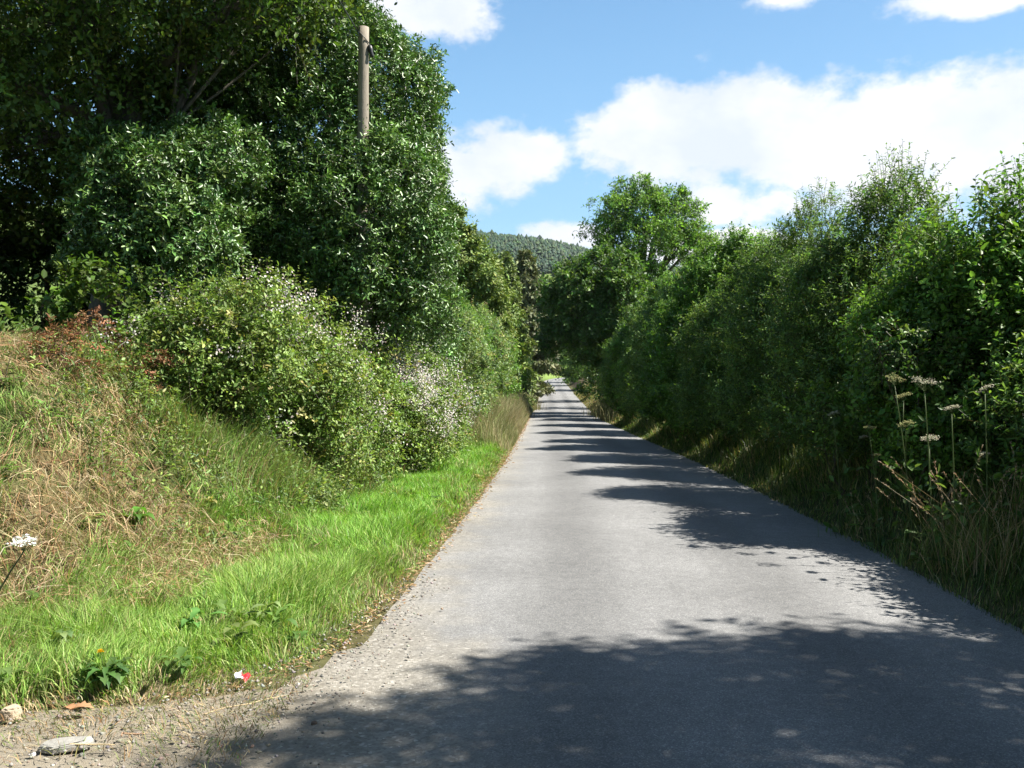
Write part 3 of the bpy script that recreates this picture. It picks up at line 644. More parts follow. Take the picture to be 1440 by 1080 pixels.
# ------------------------------------------------------------------ trees down the lane
plant(130, 'ash_tree', 'tall ash with open crown standing above the right hedge', 'tree', (9.3, 63.),
      [blob(905, 300, 63, 40, 24), blob(862, 300, 62, 24, 18), blob(955, 312, 63, 28, 22), blob(842, 328, 62, 20, 13), blob(985, 333, 62, 20, 13), blob(918, 335, 61, 30, 17), blob(882, 272, 64, 20, 15), blob(938, 278, 64, 22, 15), blob(912, 265, 63, 16, 10), blob(968, 290, 63, 16, 14),
       blob(872, 345, 62, 24, 14), blob(955, 350, 62, 22, 12), blob(890, 400, 62, 46, 28), blob(925, 430, 62, 40, 36)],
      ASH, 5600, (.24, .11), M_LEAF, length=1.0, M=9, r0=.34, fork=(9.3, 63, 9.0), up=.35, spread=.6, clump=1.3, keep=.08, lump=.3, fine=False, stemw=.015, twigs=12, inner=.2, bark=(.13, .12, .10), low=-.95)
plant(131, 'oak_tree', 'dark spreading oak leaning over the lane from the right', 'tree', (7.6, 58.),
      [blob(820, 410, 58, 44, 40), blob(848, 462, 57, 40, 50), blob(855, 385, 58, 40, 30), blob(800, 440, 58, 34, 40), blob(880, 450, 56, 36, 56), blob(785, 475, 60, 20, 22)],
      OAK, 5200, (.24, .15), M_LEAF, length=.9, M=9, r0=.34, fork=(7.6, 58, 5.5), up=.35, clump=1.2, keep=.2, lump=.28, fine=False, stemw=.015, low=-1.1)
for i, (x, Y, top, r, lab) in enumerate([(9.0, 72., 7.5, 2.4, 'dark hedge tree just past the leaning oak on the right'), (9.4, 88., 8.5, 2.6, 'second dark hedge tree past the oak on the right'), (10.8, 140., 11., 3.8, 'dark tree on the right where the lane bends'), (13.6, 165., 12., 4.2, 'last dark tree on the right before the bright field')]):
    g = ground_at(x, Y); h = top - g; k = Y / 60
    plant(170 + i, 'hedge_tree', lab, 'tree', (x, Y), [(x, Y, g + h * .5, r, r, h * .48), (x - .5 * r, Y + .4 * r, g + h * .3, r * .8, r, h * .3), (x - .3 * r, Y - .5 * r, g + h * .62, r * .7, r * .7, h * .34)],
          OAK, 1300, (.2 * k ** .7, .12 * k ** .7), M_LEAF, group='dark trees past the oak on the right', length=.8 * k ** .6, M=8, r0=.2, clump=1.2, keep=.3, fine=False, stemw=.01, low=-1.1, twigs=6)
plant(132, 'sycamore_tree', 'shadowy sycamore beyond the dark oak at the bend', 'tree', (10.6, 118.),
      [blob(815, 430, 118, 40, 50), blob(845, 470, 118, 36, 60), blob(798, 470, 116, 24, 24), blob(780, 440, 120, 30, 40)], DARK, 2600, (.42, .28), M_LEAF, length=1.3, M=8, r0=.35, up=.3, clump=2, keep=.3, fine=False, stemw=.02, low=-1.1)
plant(133, 'alder_tree', 'sunlit alder rising behind the hedge right of the ash', 'tree', (14.4, 52.),
      [blob(1020, 385, 50, 46, 34), blob(985, 400, 50, 36, 30), blob(1045, 400, 52, 30, 30), blob(1010, 430, 50, 60, 40)], WILLOW, 2300, (.20, .10), M_LEAF, length=.8, M=10, r0=.15, up=.6, clump=1.0, keep=.2, lump=.3, fine=False, stemw=.01, spikes=50, spike_len=1.3)
plant(134, 'alder_tree', 'pale alder deeper in the gap between ash and hedge willows', 'tree', (12.3, 36.),
      [blob(1080, 372, 36, 34, 30), blob(1105, 390, 36, 30, 34), blob(1060, 410, 36, 40, 34)], WILLOW, 1300, (.15, .075), M_LEAF, length=.7, M=10, r0=.12, up=.6, clump=.8, keep=.2, lump=.3, fine=False, stemw=.008, spikes=40, spike_len=1.)
for i, (x, Y, top, r, lab) in enumerate([(.8, 122., 12., 4., 'dark thorn tree on the left where the lane bends'), (24., 330., 30., 9., 'distant field tree seen through the arch of branches'), (8., 345., 31., 10., 'distant rounded tree at the top of the bright field'), (40., 320., 34., 11., 'distant tree behind the dark oak'), (-14, 130., 15., 6., 'round tree hidden behind the cypresses')]):
    g = ground_at(x, Y); h = top - g; k = Y / 100
    plant(140 + i, 'thorn_tree' if i == 0 else 'field_tree', lab, 'tree', (x, Y), [(x, Y, g + h * .6, r, r, h * .4), (x + r * .5, Y, g + h * .45, r * .7, r * .7, h * .3), (x - r * .5, Y, g + h * .5, r * .7, r * .7, h * .32)],
          DARK if i < 1 else HAZEL, 1100, (.4 * k ** .8, .26 * k ** .8), M_LEAF, length=1.3 * k ** .8, M=7, r0=.3, clump=r * .4, keep=.3, fine=False, stemw=.02, twigs=5, low=-1.1)
# the roadside oak beside the camera whose shadow lies across the near tarmac
plant(150, 'roadside_oak', 'broad oak beside the near end of the lane that shades the tarmac', 'tree', (8.2, 1.2),
      [(7.8, 2.3, 6.6, 3.0, 3.0, 2.2), (6.1, 2.8, 6.0, 1.5, 1.6, 1.2), (9.4, 3.2, 7.2, 2.6, 2.4, 2.2), (8.4, -.9, 6.8, 2.6, 2.2, 2.2), (7.9, 3.9, 6.2, 1.7, 1.4, 1.4)], HAZEL, 9500, (.11, .065), M_LEAF, front=False, length=.7, M=11, r0=.24, fork=(7.4, 1.2, 4.6), clump=1.0, keep=.22, fine=False, low=-1.1, twigs=12)

for i, (x, Y, top, r, lab) in enumerate([(-7.5, -6., 10., 4.4, 'unseen tree added behind the camera on the bank side to block sky light'), (8.5, -9., 11., 4.6, 'unseen tree added behind the camera beyond the oak to block sky light'), (-1.5, -15., 12., 5., 'unseen tree added over the lane behind the camera to block sky light')]):  # unseen trees added behind the camera to cut the sky fill
    g = ground_at(x, Y); h = top - g
    plant(160 + i, 'sky_blocker_tree', lab, 'tree', (x, Y), [(x, Y, g + h * .62, r, r, h * .36), (x + .6 * r, Y + .3 * r, g + h * .45, r * .7, r * .7, h * .28), (x - .5 * r, Y + .4 * r, g + h * .5, r * .7, r * .7, h * .3)], HAZEL, 3000, (.22, .14), M_LEAF, front=False, length=.9, M=9, r0=.25, clump=1.2, fine=False, low=-1.1, twigs=6)

# ------------------------------------------------------------------ grasses
def blades(buf, rng, x, y, h, w, lean, col, z=None, curve=1.6):
    n = len(x); z = height(x, y) - .01 if z is None else z
    a = fbm(x * 1.9, y * 1.9, 33., 3) * 14 + rng.normal(size=n) * .9; f = rng.uniform(0, 6.28, n)
    d = np.stack([np.cos(a), np.sin(a)], -1) * lean[:, None]; s = np.stack([np.cos(f), np.sin(f)], -1) * (w * .5)[:, None]
    p = np.stack([x, y, z], -1)
    def pt(t, k, wid):
        c = p.copy(); c[:, :2] += d * (h * t ** curve)[:, None]; c[:, 2] += h * k
        l, r = c.copy(), c.copy(); l[:, :2] -= s * wid; r[:, :2] += s * wid; return l, r, c
    ones = np.ones(n); up = np.sqrt(np.clip(1 - (lean * .6) ** 2, .05, 1))
    l0, r0, _ = pt(0 * ones, 0 * ones, 1); l1, r1, _ = pt(.55 * ones, .58 * up, .85); _, _, c2 = pt(ones, up * np.clip(1 - .25 * lean, .1, 1), 0)
    v = np.stack([l0, r0, l1, r1, c2], 1); b = (np.arange(n) * 5)[:, None, None]
    root = np.array([.75, .72, .7, .7, 0]); 
    buf.add(v, np.repeat(col, 5, 0), quads=(np.array([[0, 1, 3, 2]])[None] + b).reshape(-1, 4), tris=(np.array([[2, 3, 4]])[None] + b).reshape(-1, 3))
def scatter(rng, n, u0, u1, y0, y1, near=7., fall=1.35):
    """points between two offsets from the lane, thinned with distance, in the wedge the place is seen in"""
    y = np.exp(rng.uniform(math.log(y0), math.log(y1), n)); keep = rng.random(n) < np.minimum(1, (y / y1)) ** 0
    u = rng.uniform(0, 1, n); a = u0(y) if callable(u0) else u0; b = u1(y) if callable(u1) else u1
    u = a + (b - a) * u; x = u + lane_x(y); ok = (x > -.66 * y - .6) & (x < .66 * y + .6)
    return x[ok], y[ok], u[ok]
GREEN = [(.17, .31, .055, 4), (.22, .35, .08, 3), (.12, .22, .045, 2), (.30, .37, .13, 2)]
OLIVE = [(.13, .19, .05, 3), (.17, .22, .06, 2), (.10, .15, .04, 2), (.23, .23, .09, 1)]
STRAW = [(.38, .30, .17, 4), (.31, .22, .115, 3), (.48, .40, .26, 1.2), (.24, .135, .065, 2)]
rng = np.random.default_rng(900)
def verge():
    b = Buf()
    x, y, u = scatter(rng, 150000, lambda y: foot(y) - .7, lambda y: left_edge(y) + .03, 4.32, 28.)
    n = fbm(x * 1.1, y * 1.1, 41.); e = left_edge(y) - u
    tall = ss(-.05, .45, e) * (.3 + .7 * ss(4.35, 4.75, y))
    keep = rng.random(len(x)) < (.5 + .5 * ss(-.02, .28, e + (n - .5) * .25)) * (1 - .6 * ss(24, 28, y)) * ss(-.9, -.35, u - foot(y) + .2 * (n - .5)) * (.25 + .75 * ss(-8., -4.5, u))
    x, y, u, n, e, tall = (a[keep] for a in (x, y, u, n, e, tall))
    h = (.04 + .14 * tall * (.25 + 1.2 * ss(.25, .75, n))) * rng.uniform(.5, 1.4, len(x)); w = .0055 * (np.maximum(y, 6) / 6.5) ** .75 * rng.uniform(.7, 1.4, len(x))
    pale = np.clip(ss(.5, .02, e) * .55 + ss(.58, .72, fbm(x * 2.1, y * 2.1, 55.)) * .45 + .04, 0, .8); k = rng.random(len(x)) < pale
    lush = ss(6.5, 10, y)[:, None]
    col = pick(rng, GREEN, len(x), .18) * (lush * np.array([1.05, 1.2, .9]) + (1 - lush) * np.array([1.25, 1.18, 1.2]))
    col = np.where(k[:, None], pick(rng, STRAW[:1] + OLIVE, len(x), .2), col)
    blades(b, rng, x, y, h, w, rng.uniform(.15, 1.1, len(x)), col)
    tag(b.obj('verge_grass', M_GRASS), 'bright lush green grass on the verge between bank and tarmac', 'grass', kind='stuff')
verge()
def bank():
    b = Buf()
    x, y, u = scatter(rng, 270000, -12., lambda y: foot(y) + .15, 4.6, 26.)
    st = straw_frac(x, y); n = fbm(x * 2.3, y * 2.3, 61.)
    keep = rng.random(len(x)) < np.where(u < -9.3, .15, 1) * (.35 + .65 * ss(.25, .5, n))
    x, y, u, st, n = (a[keep] for a in (x, y, u, st, n)); m = len(x)
    dry = rng.random(m) < st * .60 + .06
    col = np.where(dry[:, None], pick(rng, STRAW, m, .2), pick(rng, OLIVE + GREEN[:2], m, .22))
    h = np.where(dry, rng.uniform(.08, .24, m), rng.uniform(.07, .24, m)) * (.4 + 1.2 * n); w = .0055 * (np.maximum(y, 6) / 6.5) ** .75 * rng.uniform(.6, 1.4, m)
    lean = np.where(dry, rng.uniform(.4, 1.9, m), rng.uniform(.2, 1.3, m))
    blades(b, rng, x, y, h, w, lean, col)
    tag(b.obj('bank_grass', M_HAY), 'half dried tangled grass covering the sunny bank', 'grass', kind='stuff')
    b = Buf()   # long mixed grass where the brambles run down to the verge
    x, y, u = scatter(rng, 90000, lambda y: foot(y) - 2.6, lambda y: foot(y) + .55, 8.5, 27.); n = fbm(x * 1.4, y * .9, 67.)
    k = rng.random(len(x)) < ss(8.5, 11, y) * (.3 + .7 * ss(.35, .6, n)) * ss(.25, -.5, u - foot(y) + .7 * (n - .5)); x, y, n = x[k], y[k], n[k]; m = len(x)
    dry = rng.random(m) < .15 + .3 * ss(14, 24, y); col = np.where(dry[:, None], pick(rng, STRAW, m, .2), pick(rng, OLIVE + GREEN[:1], m, .22))
    blades(b, rng, x, y, rng.uniform(.18, .6, m) * (.3 + 1.4 * n), .0065 * (y / 10) ** .75, rng.uniform(.15, .9, m), col)
    tag(b.obj('long_grass', M_GRASS), 'long mixed grass growing up into the feet of the brambles', 'grass', kind='stuff')
    # fallen straw lying over it
    b = Buf(); x, y, u = scatter(rng, 26000, -8., lambda y: foot(y) + .3, 5.6, 14.); k = rng.random(len(x)) < straw_frac(x, y) * .7; x, y = x[k], y[k]; m = len(x)
    L = rng.uniform(.08, .28, m); a = rng.uniform(0, 6.28, m); z = height(x, y) + rng.uniform(.03, .16, m)
    p0 = np.stack([x, y, z], -1); x2, y2 = x + np.cos(a) * L, y + np.sin(a) * L; p2 = np.stack([x2, y2, height(x2, y2) + rng.uniform(.01, .14, m)], -1); p1 = (p0 + p2) / 2; p1[:, 2] += rng.uniform(.0, .08, m)
    ribbons(b, p0, p1, p2, .0028, pick(rng, STRAW, m, .2))
    tag(b.obj('fallen_straw', M_HAY), 'bleached straw stems lying tangled on the bank', 'straw', kind='stuff')
bank()
def big_leaf(buf, r, c, az, L, W, lift, col, lobes=0.):
    k = 9; t = np.linspace(0, 1, k); wid = W * np.sin(np.pi * t ** .8) ** .8 * (1 + lobes * np.cos(t * 25)); wid[0] = W * .08; wid[-1] = .002
    d = np.array([math.cos(az), math.sin(az), 0]); s = np.array([-d[1], d[0], 0]); z = L * (lift * t - (lift * .9) * t ** 2.2)
    mid = c + d * (L * t)[:, None] + np.stack([0 * t, 0 * t, z], -1); l = mid + s * wid[:, None] * .5; rr = mid - s * wid[:, None] * .5; l[:, 2] += wid * .18; rr[:, 2] += wid * .18
    v = np.stack([l, mid, rr], 1).reshape(-1, 3); i = np.arange(k - 1)[:, None] * 3
    buf.add(v, col, quads=np.concatenate([np.concatenate([i, i + 1, i + 4, i + 3], 1), np.concatenate([i + 1, i + 2, i + 5, i + 4], 1)]))
def weeds():
    b = Buf(); r = rng
    x, y, u = scatter(r, 700, -8.5, lambda y: left_edge(y) - .15, 4.4, 20.); k = r.random(len(x)) < .30 * (.4 + .6 * (fbm(x, y, 99.) > .5)); x, y = x[k], y[k]
    for X, Y in zip(x, y):
        s = r.uniform(.05, .13); z = ground_at(X, Y); c = pick(r, [(.12, .22, .05, 2), (.18, .27, .08, 1), (.08, .16, .04, 1.5), (.26, .24, .09, .5)], 1)[0]
        for q in range(r.integers(5, 12)): big_leaf(b, r, np.array([X, Y, z + r.uniform(.01, .12)]) + r.normal(size=3) * [.03, .03, 0], q * 2.4 + r.normal() * .4, s * r.uniform(.6, 1.2), s * r.uniform(.3, .55), r.uniform(.2, 1.2), c * r.uniform(.8, 1.2), .12)
    tag(b.obj('broadleaf_weeds', M_LEAF, smooth=True), 'low broad leaved weeds scattered through the grass of verge and bank', 'weeds', kind='stuff')
weeds()
def bank_weeds():
    b = Buf(); x, y, u = scatter(rng, 15000, lambda y: foot(y) - 2.4, lambda y: foot(y) + .3, 7.6, 28.); n = fbm(x * 1.2, y * .8, 57.)
    k = rng.random(len(x)) < (.10 + .90 * ss(8.5, 11, y)) * ss(.32, .6, n + .25 * ss(.3, -.6, u - foot(y))); x, y, n = x[k], y[k], n[k]; m = len(x)
    h = rng.uniform(.18, .62, m) * (.4 + n) * (.55 + .45 * ss(9, 13, y)); p0 = np.stack([x, y, height(x, y) + h * .5], -1)
    up = nrm(np.stack([rng.normal(size=m) * .25, rng.normal(size=m) * .25, np.ones(m)], -1))
    for s in range(3):
        q = slice(s, None, 3); Ls = h[q].mean()
        shoots(b, rng, p0[q] + rng.normal(size=(len(p0[q]), 3)) * [.03, .03, .08], up[q], .5 if s else .7, 13, (.055, .075, .045)[s], (.026, .022, .032)[s], [BRAMBLE, SCRUB, OLIVE][s], .4, .25, .15, True)
    tag(b.obj('bank_weeds', M_BRAM), 'tangle of leafy weeds running from the brambles down to the verge', 'weeds', kind='stuff')
bank_weeds()
def lane_sides():
    b = Buf()
    x, y, u = scatter(rng, 60000, lambda y: foot(y) - .8, lambda y: left_edge(y) + .02, 22., 110.)
    keep = rng.random(len(x)) < ss(22, 27, y); x, y, u = x[keep], y[keep], u[keep]; m = len(x); e = left_edge(y) - u; n = fbm(x * .6, y * .25, 71.)
    h = rng.uniform(.4, 1.3, m) * (.35 + .75 * ss(0, .7, e)) * (.5 + n); k = rng.random(m) < .5 + .5 * ss(.45, .62, n) * ss(1.2, .2, e)
    col = np.where(k[:, None], pick(rng, [(.36, .32, .18, 2), (.30, .27, .14, 2), (.22, .22, .10, 1)], m, .18), pick(rng, OLIVE, m, .2))
    blades(b, rng, x, y, h, .007 * (y / 20) ** .8, rng.uniform(.1, .6, m), col)
    tag(b.obj('tall_grass', M_HAY), 'pale seeding grass crowding the left edge further down the lane', 'grass', kind='stuff')
    b = Buf()
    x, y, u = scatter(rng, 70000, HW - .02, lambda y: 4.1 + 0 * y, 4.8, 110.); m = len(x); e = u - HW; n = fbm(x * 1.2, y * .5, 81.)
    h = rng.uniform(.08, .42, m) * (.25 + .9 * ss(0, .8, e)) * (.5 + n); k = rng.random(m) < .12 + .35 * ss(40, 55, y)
    col = np.where(k[:, None], pick(rng, STRAW[:3], m, .2), pick(rng, OLIVE + DARK, m, .25))  # hedge shade put into the blade colours by the darkest greens
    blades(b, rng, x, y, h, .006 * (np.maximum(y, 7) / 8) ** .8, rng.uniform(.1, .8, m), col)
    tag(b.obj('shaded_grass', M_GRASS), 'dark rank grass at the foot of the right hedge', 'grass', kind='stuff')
    b = Buf()   # dry litter along the left edge of the tarmac
    x, y, u = scatter(rng, 6000, lambda y: left_edge(y) - .22, lambda y: left_edge(y) + .22, 4.3, 60.); k = rng.random(len(x)) < np.exp(-((u - left_edge(y)) / .10) ** 2); x, y, u = x[k], y[k], u[k]; m = len(x)
    a = rng.uniform(0, 6.28, m); z = np.maximum(height(x, y), lane_z(y) + .005) + .012
    leaves(b, np.stack([x, y, z], -1), np.stack([np.cos(a), np.sin(a), rng.normal(size=m) * .2], -1), nrm(np.array([0, 0, 1.]) + rng.normal(size=(m, 3)) * .3), rng.uniform(.02, .06, m) * (y / 7) ** .4, .014 * (y / 7) ** .4, pick(rng, [(.34, .24, .13, 2), (.28, .17, .08, 1), (.40, .33, .22, 1)], m, .2))
    tag(b.obj('dry_litter', M_HAY), 'dry tan grass litter along the left edge of the tarmac', 'litter', kind='stuff')
    b = Buf()   # grit on the gravelly corner
    n = 5200; y = rng.uniform(2.6, 7.5, n); u = left_edge(y) * 0 - 2.6 + rng.normal(size=n) * .75 + .35 * (y - 4); u = np.where(rng.random(n) < .35, rng.uniform(-4.2, -1.9, n), u)
    k = (u < -1.65 - .5 * rng.random(n)) & (u > left_edge(y) - .25); y, u = y[k], u[k]; x = u + lane_x(y); n = len(x); r = rng.lognormal(math.log(.006), .45, n); r = np.clip(r, .003, .014)
    o = np.array([[1, 0, 0], [0, 1, 0], [-1, 0, 0], [0, -1, 0], [0, 0, .8], [0, 0, -.5]]); T = np.array([[0, 1, 4], [1, 2, 4], [2, 3, 4], [3, 0, 4], [1, 0, 5], [2, 1, 5], [3, 2, 5], [0, 3, 5]])
    V = (o[None] * (1 + rng.normal(size=(n, 6, 1)) * .25)) * r[:, None, None]; an = rng.uniform(0, 6.28, n); cs, sn = np.cos(an)[:, None], np.sin(an)[:, None]
    V = np.stack([V[..., 0] * cs - V[..., 1] * sn, V[..., 0] * sn + V[..., 1] * cs, V[..., 2]], -1) + np.stack([x, y, lane_z(y) + .02 + r * .2], -1)[:, None]
    b.add(V, np.repeat(pick(rng, [(.22, .205, .18, 3), (.28, .265, .235, 1.5), (.15, .14, .125, 1), (.24, .19, .14, 1)], n, .2), 6, 0), tris=(T[None] + (np.arange(n) * 6)[:, None, None]).reshape(-1, 3))
    tag(b.obj('gravel', M_STONE), 'loose grey grit scattered on the gateway corner', 'gravel', kind='stuff')
    b = Buf()   # thin trampled straw and moss on the soil in the corner
    x, y, u = scatter(rng, 16000, -5.2, -2.2, 3.5, 4.9); g = rng.random(len(x)) < ss(3.5, 4.35, y + .5 * (fbm(x * 1.6, y * 1.6, 91.) - .5)) * .8; x, y = x[g], y[g]; m = len(x)
    k = rng.random(m) < .55; col = np.where(k[:, None], pick(rng, STRAW, m, .2), pick(rng, OLIVE, m, .2))
    blades(b, rng, x, y, rng.uniform(.015, .07, m), .004 * np.ones(m), rng.uniform(.4, 1.8, m), col, z=np.maximum(height(x, y), lane_z(y)) + .015)
    tag(b.obj('trampled_grass', M_HAY), 'thin trampled grass and moss on the gritty soil by the stones', 'grass', kind='stuff')
lane_sides()

def grass_tuft(seed, label, x, y, n, h, spread, group, pal=STRAW[:2] + OLIVE + OLIVE):
    r = np.random.default_rng(seed); g = ground_at(x, y); base = np.array([x, y, g]); root = thing('grass_tuft', label, 'grass tuft', base, group)
    bb = Buf(); m = n * 6; px = r.normal(size=m) * spread * .5; py = r.normal(size=m) * spread * .5
    blades(bb, r, x + px, y + py, r.uniform(.3, .8, m) * h, .006 * np.ones(m), r.uniform(.1, .8, m), pick(r, pal, m, .2)); shifted(bb, base).obj('blades', M_HAY, root)
    sb = Buf(); hb = Buf(); p0 = np.stack([x + r.normal(size=n) * spread * .4, y + r.normal(size=n) * spread * .4, np.full(n, g)], -1)
    L = r.uniform(.7, 1.15, n) * h; d = nrm(np.stack([r.normal(size=n) * .35 - .15, r.normal(size=n) * .35, np.ones(n)], -1)); p2 = p0 + d * L[:, None]; p2[:, :2] += d[:, :2] * (L * .4)[:, None]; p1 = p0 + d * (L * .55)[:, None]
    ribbons(sb, p0, p1, p2, .0022, pick(r, STRAW[:3], n, .15)); shifted(sb, base).obj('stalks', M_HAY, root)
    k = 14; t = r.random((n, k)); q = p2[:, None] - (nrm(p2 - p1))[:, None] * (t * .14)[..., None]; q = q.reshape(-1, 3)
    leaves(hb, q, nrm(np.repeat(nrm(p2 - p1), k, 0) + r.normal(size=(n * k, 3)) * .35), r.normal(size=(n * k, 3)), .022, .008, pick(r, [(.40, .31, .20, 2), (.33, .24, .16, 1)], n * k, .15)); shifted(hb, base).obj('sprays', M_HAY, root)
for i, (px, Y, u, n, h, lab) in enumerate([
        (1370, 0, 7.3, 26, .9, 'big straw coloured grass tuft below the hogweed at the right edge'), (1420, 0, 7.0, 16, 1.0, 'tall thin grass tuft at the right edge of the picture'),
        (1325, 0, 7.9, 14, .75, 'seeding grass tuft left of the big straw coloured one'), (1215, 0, 9.4, 9, .55, 'small pale grass tuft deep in the hedge shadow')]):
    Y = u; x = (px - 720) / F * Y; grass_tuft(300 + i, lab, x, Y, n, h, .3, 'grass tufts on the right bank')
for i, (x, Y, n, h, lab) in enumerate([(6.0, 50., 46, 1.4, 'sunlit pale grass clump leaning over the right edge of the lane'), (6.1, 57., 30, 1.3, 'smaller sunlit grass clump behind the leaning one on the right'), (-.1, 56., 34, 1.1, 'blond grass clump on the left opposite the sunlit one'), (1.2, 70., 26, 1.1, 'far blond grass clump where the left verge ends')]):
    r = np.random.default_rng(330 + i); g = ground_at(x, Y); base = np.array([x, Y, g]); root = thing('grass_clump', lab, 'grass clump', base, 'grass clumps beside the far lane'); bb = Buf(); m = n * 60
    blades(bb, r, x + r.normal(size=m) * .45, Y + r.normal(size=m) * 1.3, r.uniform(.35, 1., m) * h, .02 * np.ones(m), r.uniform(.05, .45, m), pick(r, [(.30, .26, .13, 3), (.22, .21, .09, 2), (.12, .15, .05, 2)], m, .2)); shifted(bb, base).obj('blades', M_HAY, root)

# ------------------------------------------------------------------ umbellifers
def umbel(seed, label, head, lean, nheads, size, colr, group=None, name='hogweed', stemcol=(.10, .14, .05), leaf=True):
    r = np.random.default_rng(seed); hx, hy, hz = head; bx, by = hx + lean, hy + r.normal() * .05; g = ground_at(bx, by); base = np.array([bx, by, g]); root = thing(name, label, 'wild flower', base, group)
    sb = Buf(); lb = Buf(); t = np.linspace(0, 1, 7)[:, None]; top = np.array(head) - [0, 0, size * .5]; mid = (base + top) / 2 + [lean * .25, 0, 0]
    main = base * (1 - t) ** 2 + 2 * mid * t * (1 - t) + top * t ** 2; tube(sb, main, np.linspace(.0075, .004, 7), stemcol, 6)
    heads = [(top, 1.0)]
    for j in range(nheads - 1):
        s = main[3 + j % 3]; e = s + np.array([r.uniform(-.28, .28), r.uniform(-.15, .15), r.uniform(.22, .42)]); e[2] = min(e[2], head[2] - .03); tube(sb, np.array([s, (s + e) / 2 + [0, 0, .03], e]), [.004, .0035, .003], stemcol, 5); heads.append((e, r.uniform(.55, .8)))
    for c, k in heads:
        tl = r.normal(size=2) * .28; fb = Buf()
        for q in range(15):
            a = q * 2.4; rad = size * k * math.sqrt((q + .5) / 15) * .5; e = c + np.array([math.cos(a) * rad, math.sin(a) * rad, size * .42 * k * (1.1 - .9 * (rad / size / k) ** 2 + .12 * r.normal()) + rad * (math.cos(a) * tl[0] + math.sin(a) * tl[1])])
            tube(fb, np.array([c, (c + e) / 2 + [0, 0, -.004], e]), [.0016, .0013, .001], stemcol, 3, cap=False)
            m = 16; o = r.normal(size=(m, 3)) * [.012, .012, .006] * (size / .16); leaves(fb, e + o, nrm(np.c_[r.normal(size=(m, 2)), np.full(m, .25)]), np.tile([0, 0, 1.], (m, 1)) + r.normal(size=(m, 3)) * .3, .014, .012, pick(r, colr, m, .1))
        shifted(fb, base).obj('flower_head', M_PETAL, root)
    if leaf:
        m = 16; s = main[r.integers(0, 4, m)]; d = nrm(np.c_[r.normal(size=(m, 2)), r.uniform(.1, .6, m)]); 
        for j in range(3): leaves(lb, s + d * (.06 + .07 * j), nrm(d + r.normal(size=(m, 3)) * .5), np.tile([0, 0, 1.], (m, 1)) + r.normal(size=(m, 3)) * .4, .10, .055, pick(r, [(.07, .13, .03, 1), (.10, .16, .04, 1)], m))
        shifted(lb, base).obj('foliage', M_LEAF, root)
    shifted(sb, base).obj('stem', M_LEAF, root)
CREAM = [(.44, .42, .32, 2), (.36, .36, .24, 1)]; SEED = [(.30, .31, .14, 2), (.24, .23, .10, 1)]
for i, (px, py, Y, ln, nh, sz, cl, lab) in enumerate([
        (1300, 534, 7.9, .06, 2, .21, CREAM, 'hogweed with the widest flat cream head, in front of the dark hedge'), (1258, 530, 8.4, .16, 3, .16, SEED, 'leaning hogweed with greenish seeding heads'),
        (1338, 572, 7.6, .04, 2, .11, CREAM, 'slender hogweed with small white heads behind the grass tufts'), (1172, 580, 9.6, .1, 2, .10, CREAM, 'small hogweed low in the shadow of the hedge'),
        (1222, 600, 8.8, .12, 2, .10, SEED, 'thin seeding hogweed between the small and the leaning ones'), (1385, 545, 7.3, .03, 1, .10, CREAM, 'hogweed nearest the right edge of the picture')]):
    umbel(400 + i, lab, at(px, py, Y), ln, nh, sz, cl, 'hogweeds under the right hedge')
umbel(410, 'white yarrow umbel on a thin dark stalk at the left edge', at(34, 758, 4.75), -.30, 1, .13, [(.80, .80, .76, 1)], None, 'yarrow', (.09, .12, .05), False)

# ------------------------------------------------------------------ small plants by the gateway corner
def rosette(seed, name, label, x, y, n, L, W, pal, lobes, lift=.5, z=0):
    r = np.random.default_rng(seed); base = np.array([x, y, ground_at(x, y)]); root = thing(name, label, 'plant', base); b = Buf()
    for j in range(n): big_leaf(b, r, base + r.normal(size=3) * [.03, .03, 0] + [0, 0, .02 + z * r.random()], j * 2.4 + r.normal() * .3, L * r.uniform(.6, 1.1), W * r.uniform(.7, 1.1), lift * r.uniform(.6, 1.6), pick(r, pal, 1)[0], lobes)
    shifted(b, base).obj('foliage', M_LEAF, root, True); return root, base, r
def gpos(px, py):     # ground point seen at a pixel
    for Y in np.arange(3.2, 12, .02):
        p = at(px, py, Y)
        if p[2] <= max(ground_at(p[0], p[1]), 0): return p[0], p[1]
x, y = gpos(150, 972); rosette(500, 'dock_plant', 'dark green leafy weed rosette under the yellow flower', x, y, 34, .15, .045, [(.05, .11, .03, 1), (.075, .15, .04, 1), (.10, .18, .05, .6)], .25, .9, .07)
x, y = gpos(90, 930); rosette(501, 'thistle_seedling', 'pale leafy seedling in the grass left of the yellow flower', x, y, 14, .10, .05, [(.16, .24, .08, 1), (.12, .20, .06, 1)], .3, 1.1, .12)
x, y = gpos(190, 745); rosette(502, 'dock_plant', 'bright broad leaved dock on the dry bank face', x, y, 8, .20, .09, [(.09, .19, .03, 1)], .1, 1.0, .06)
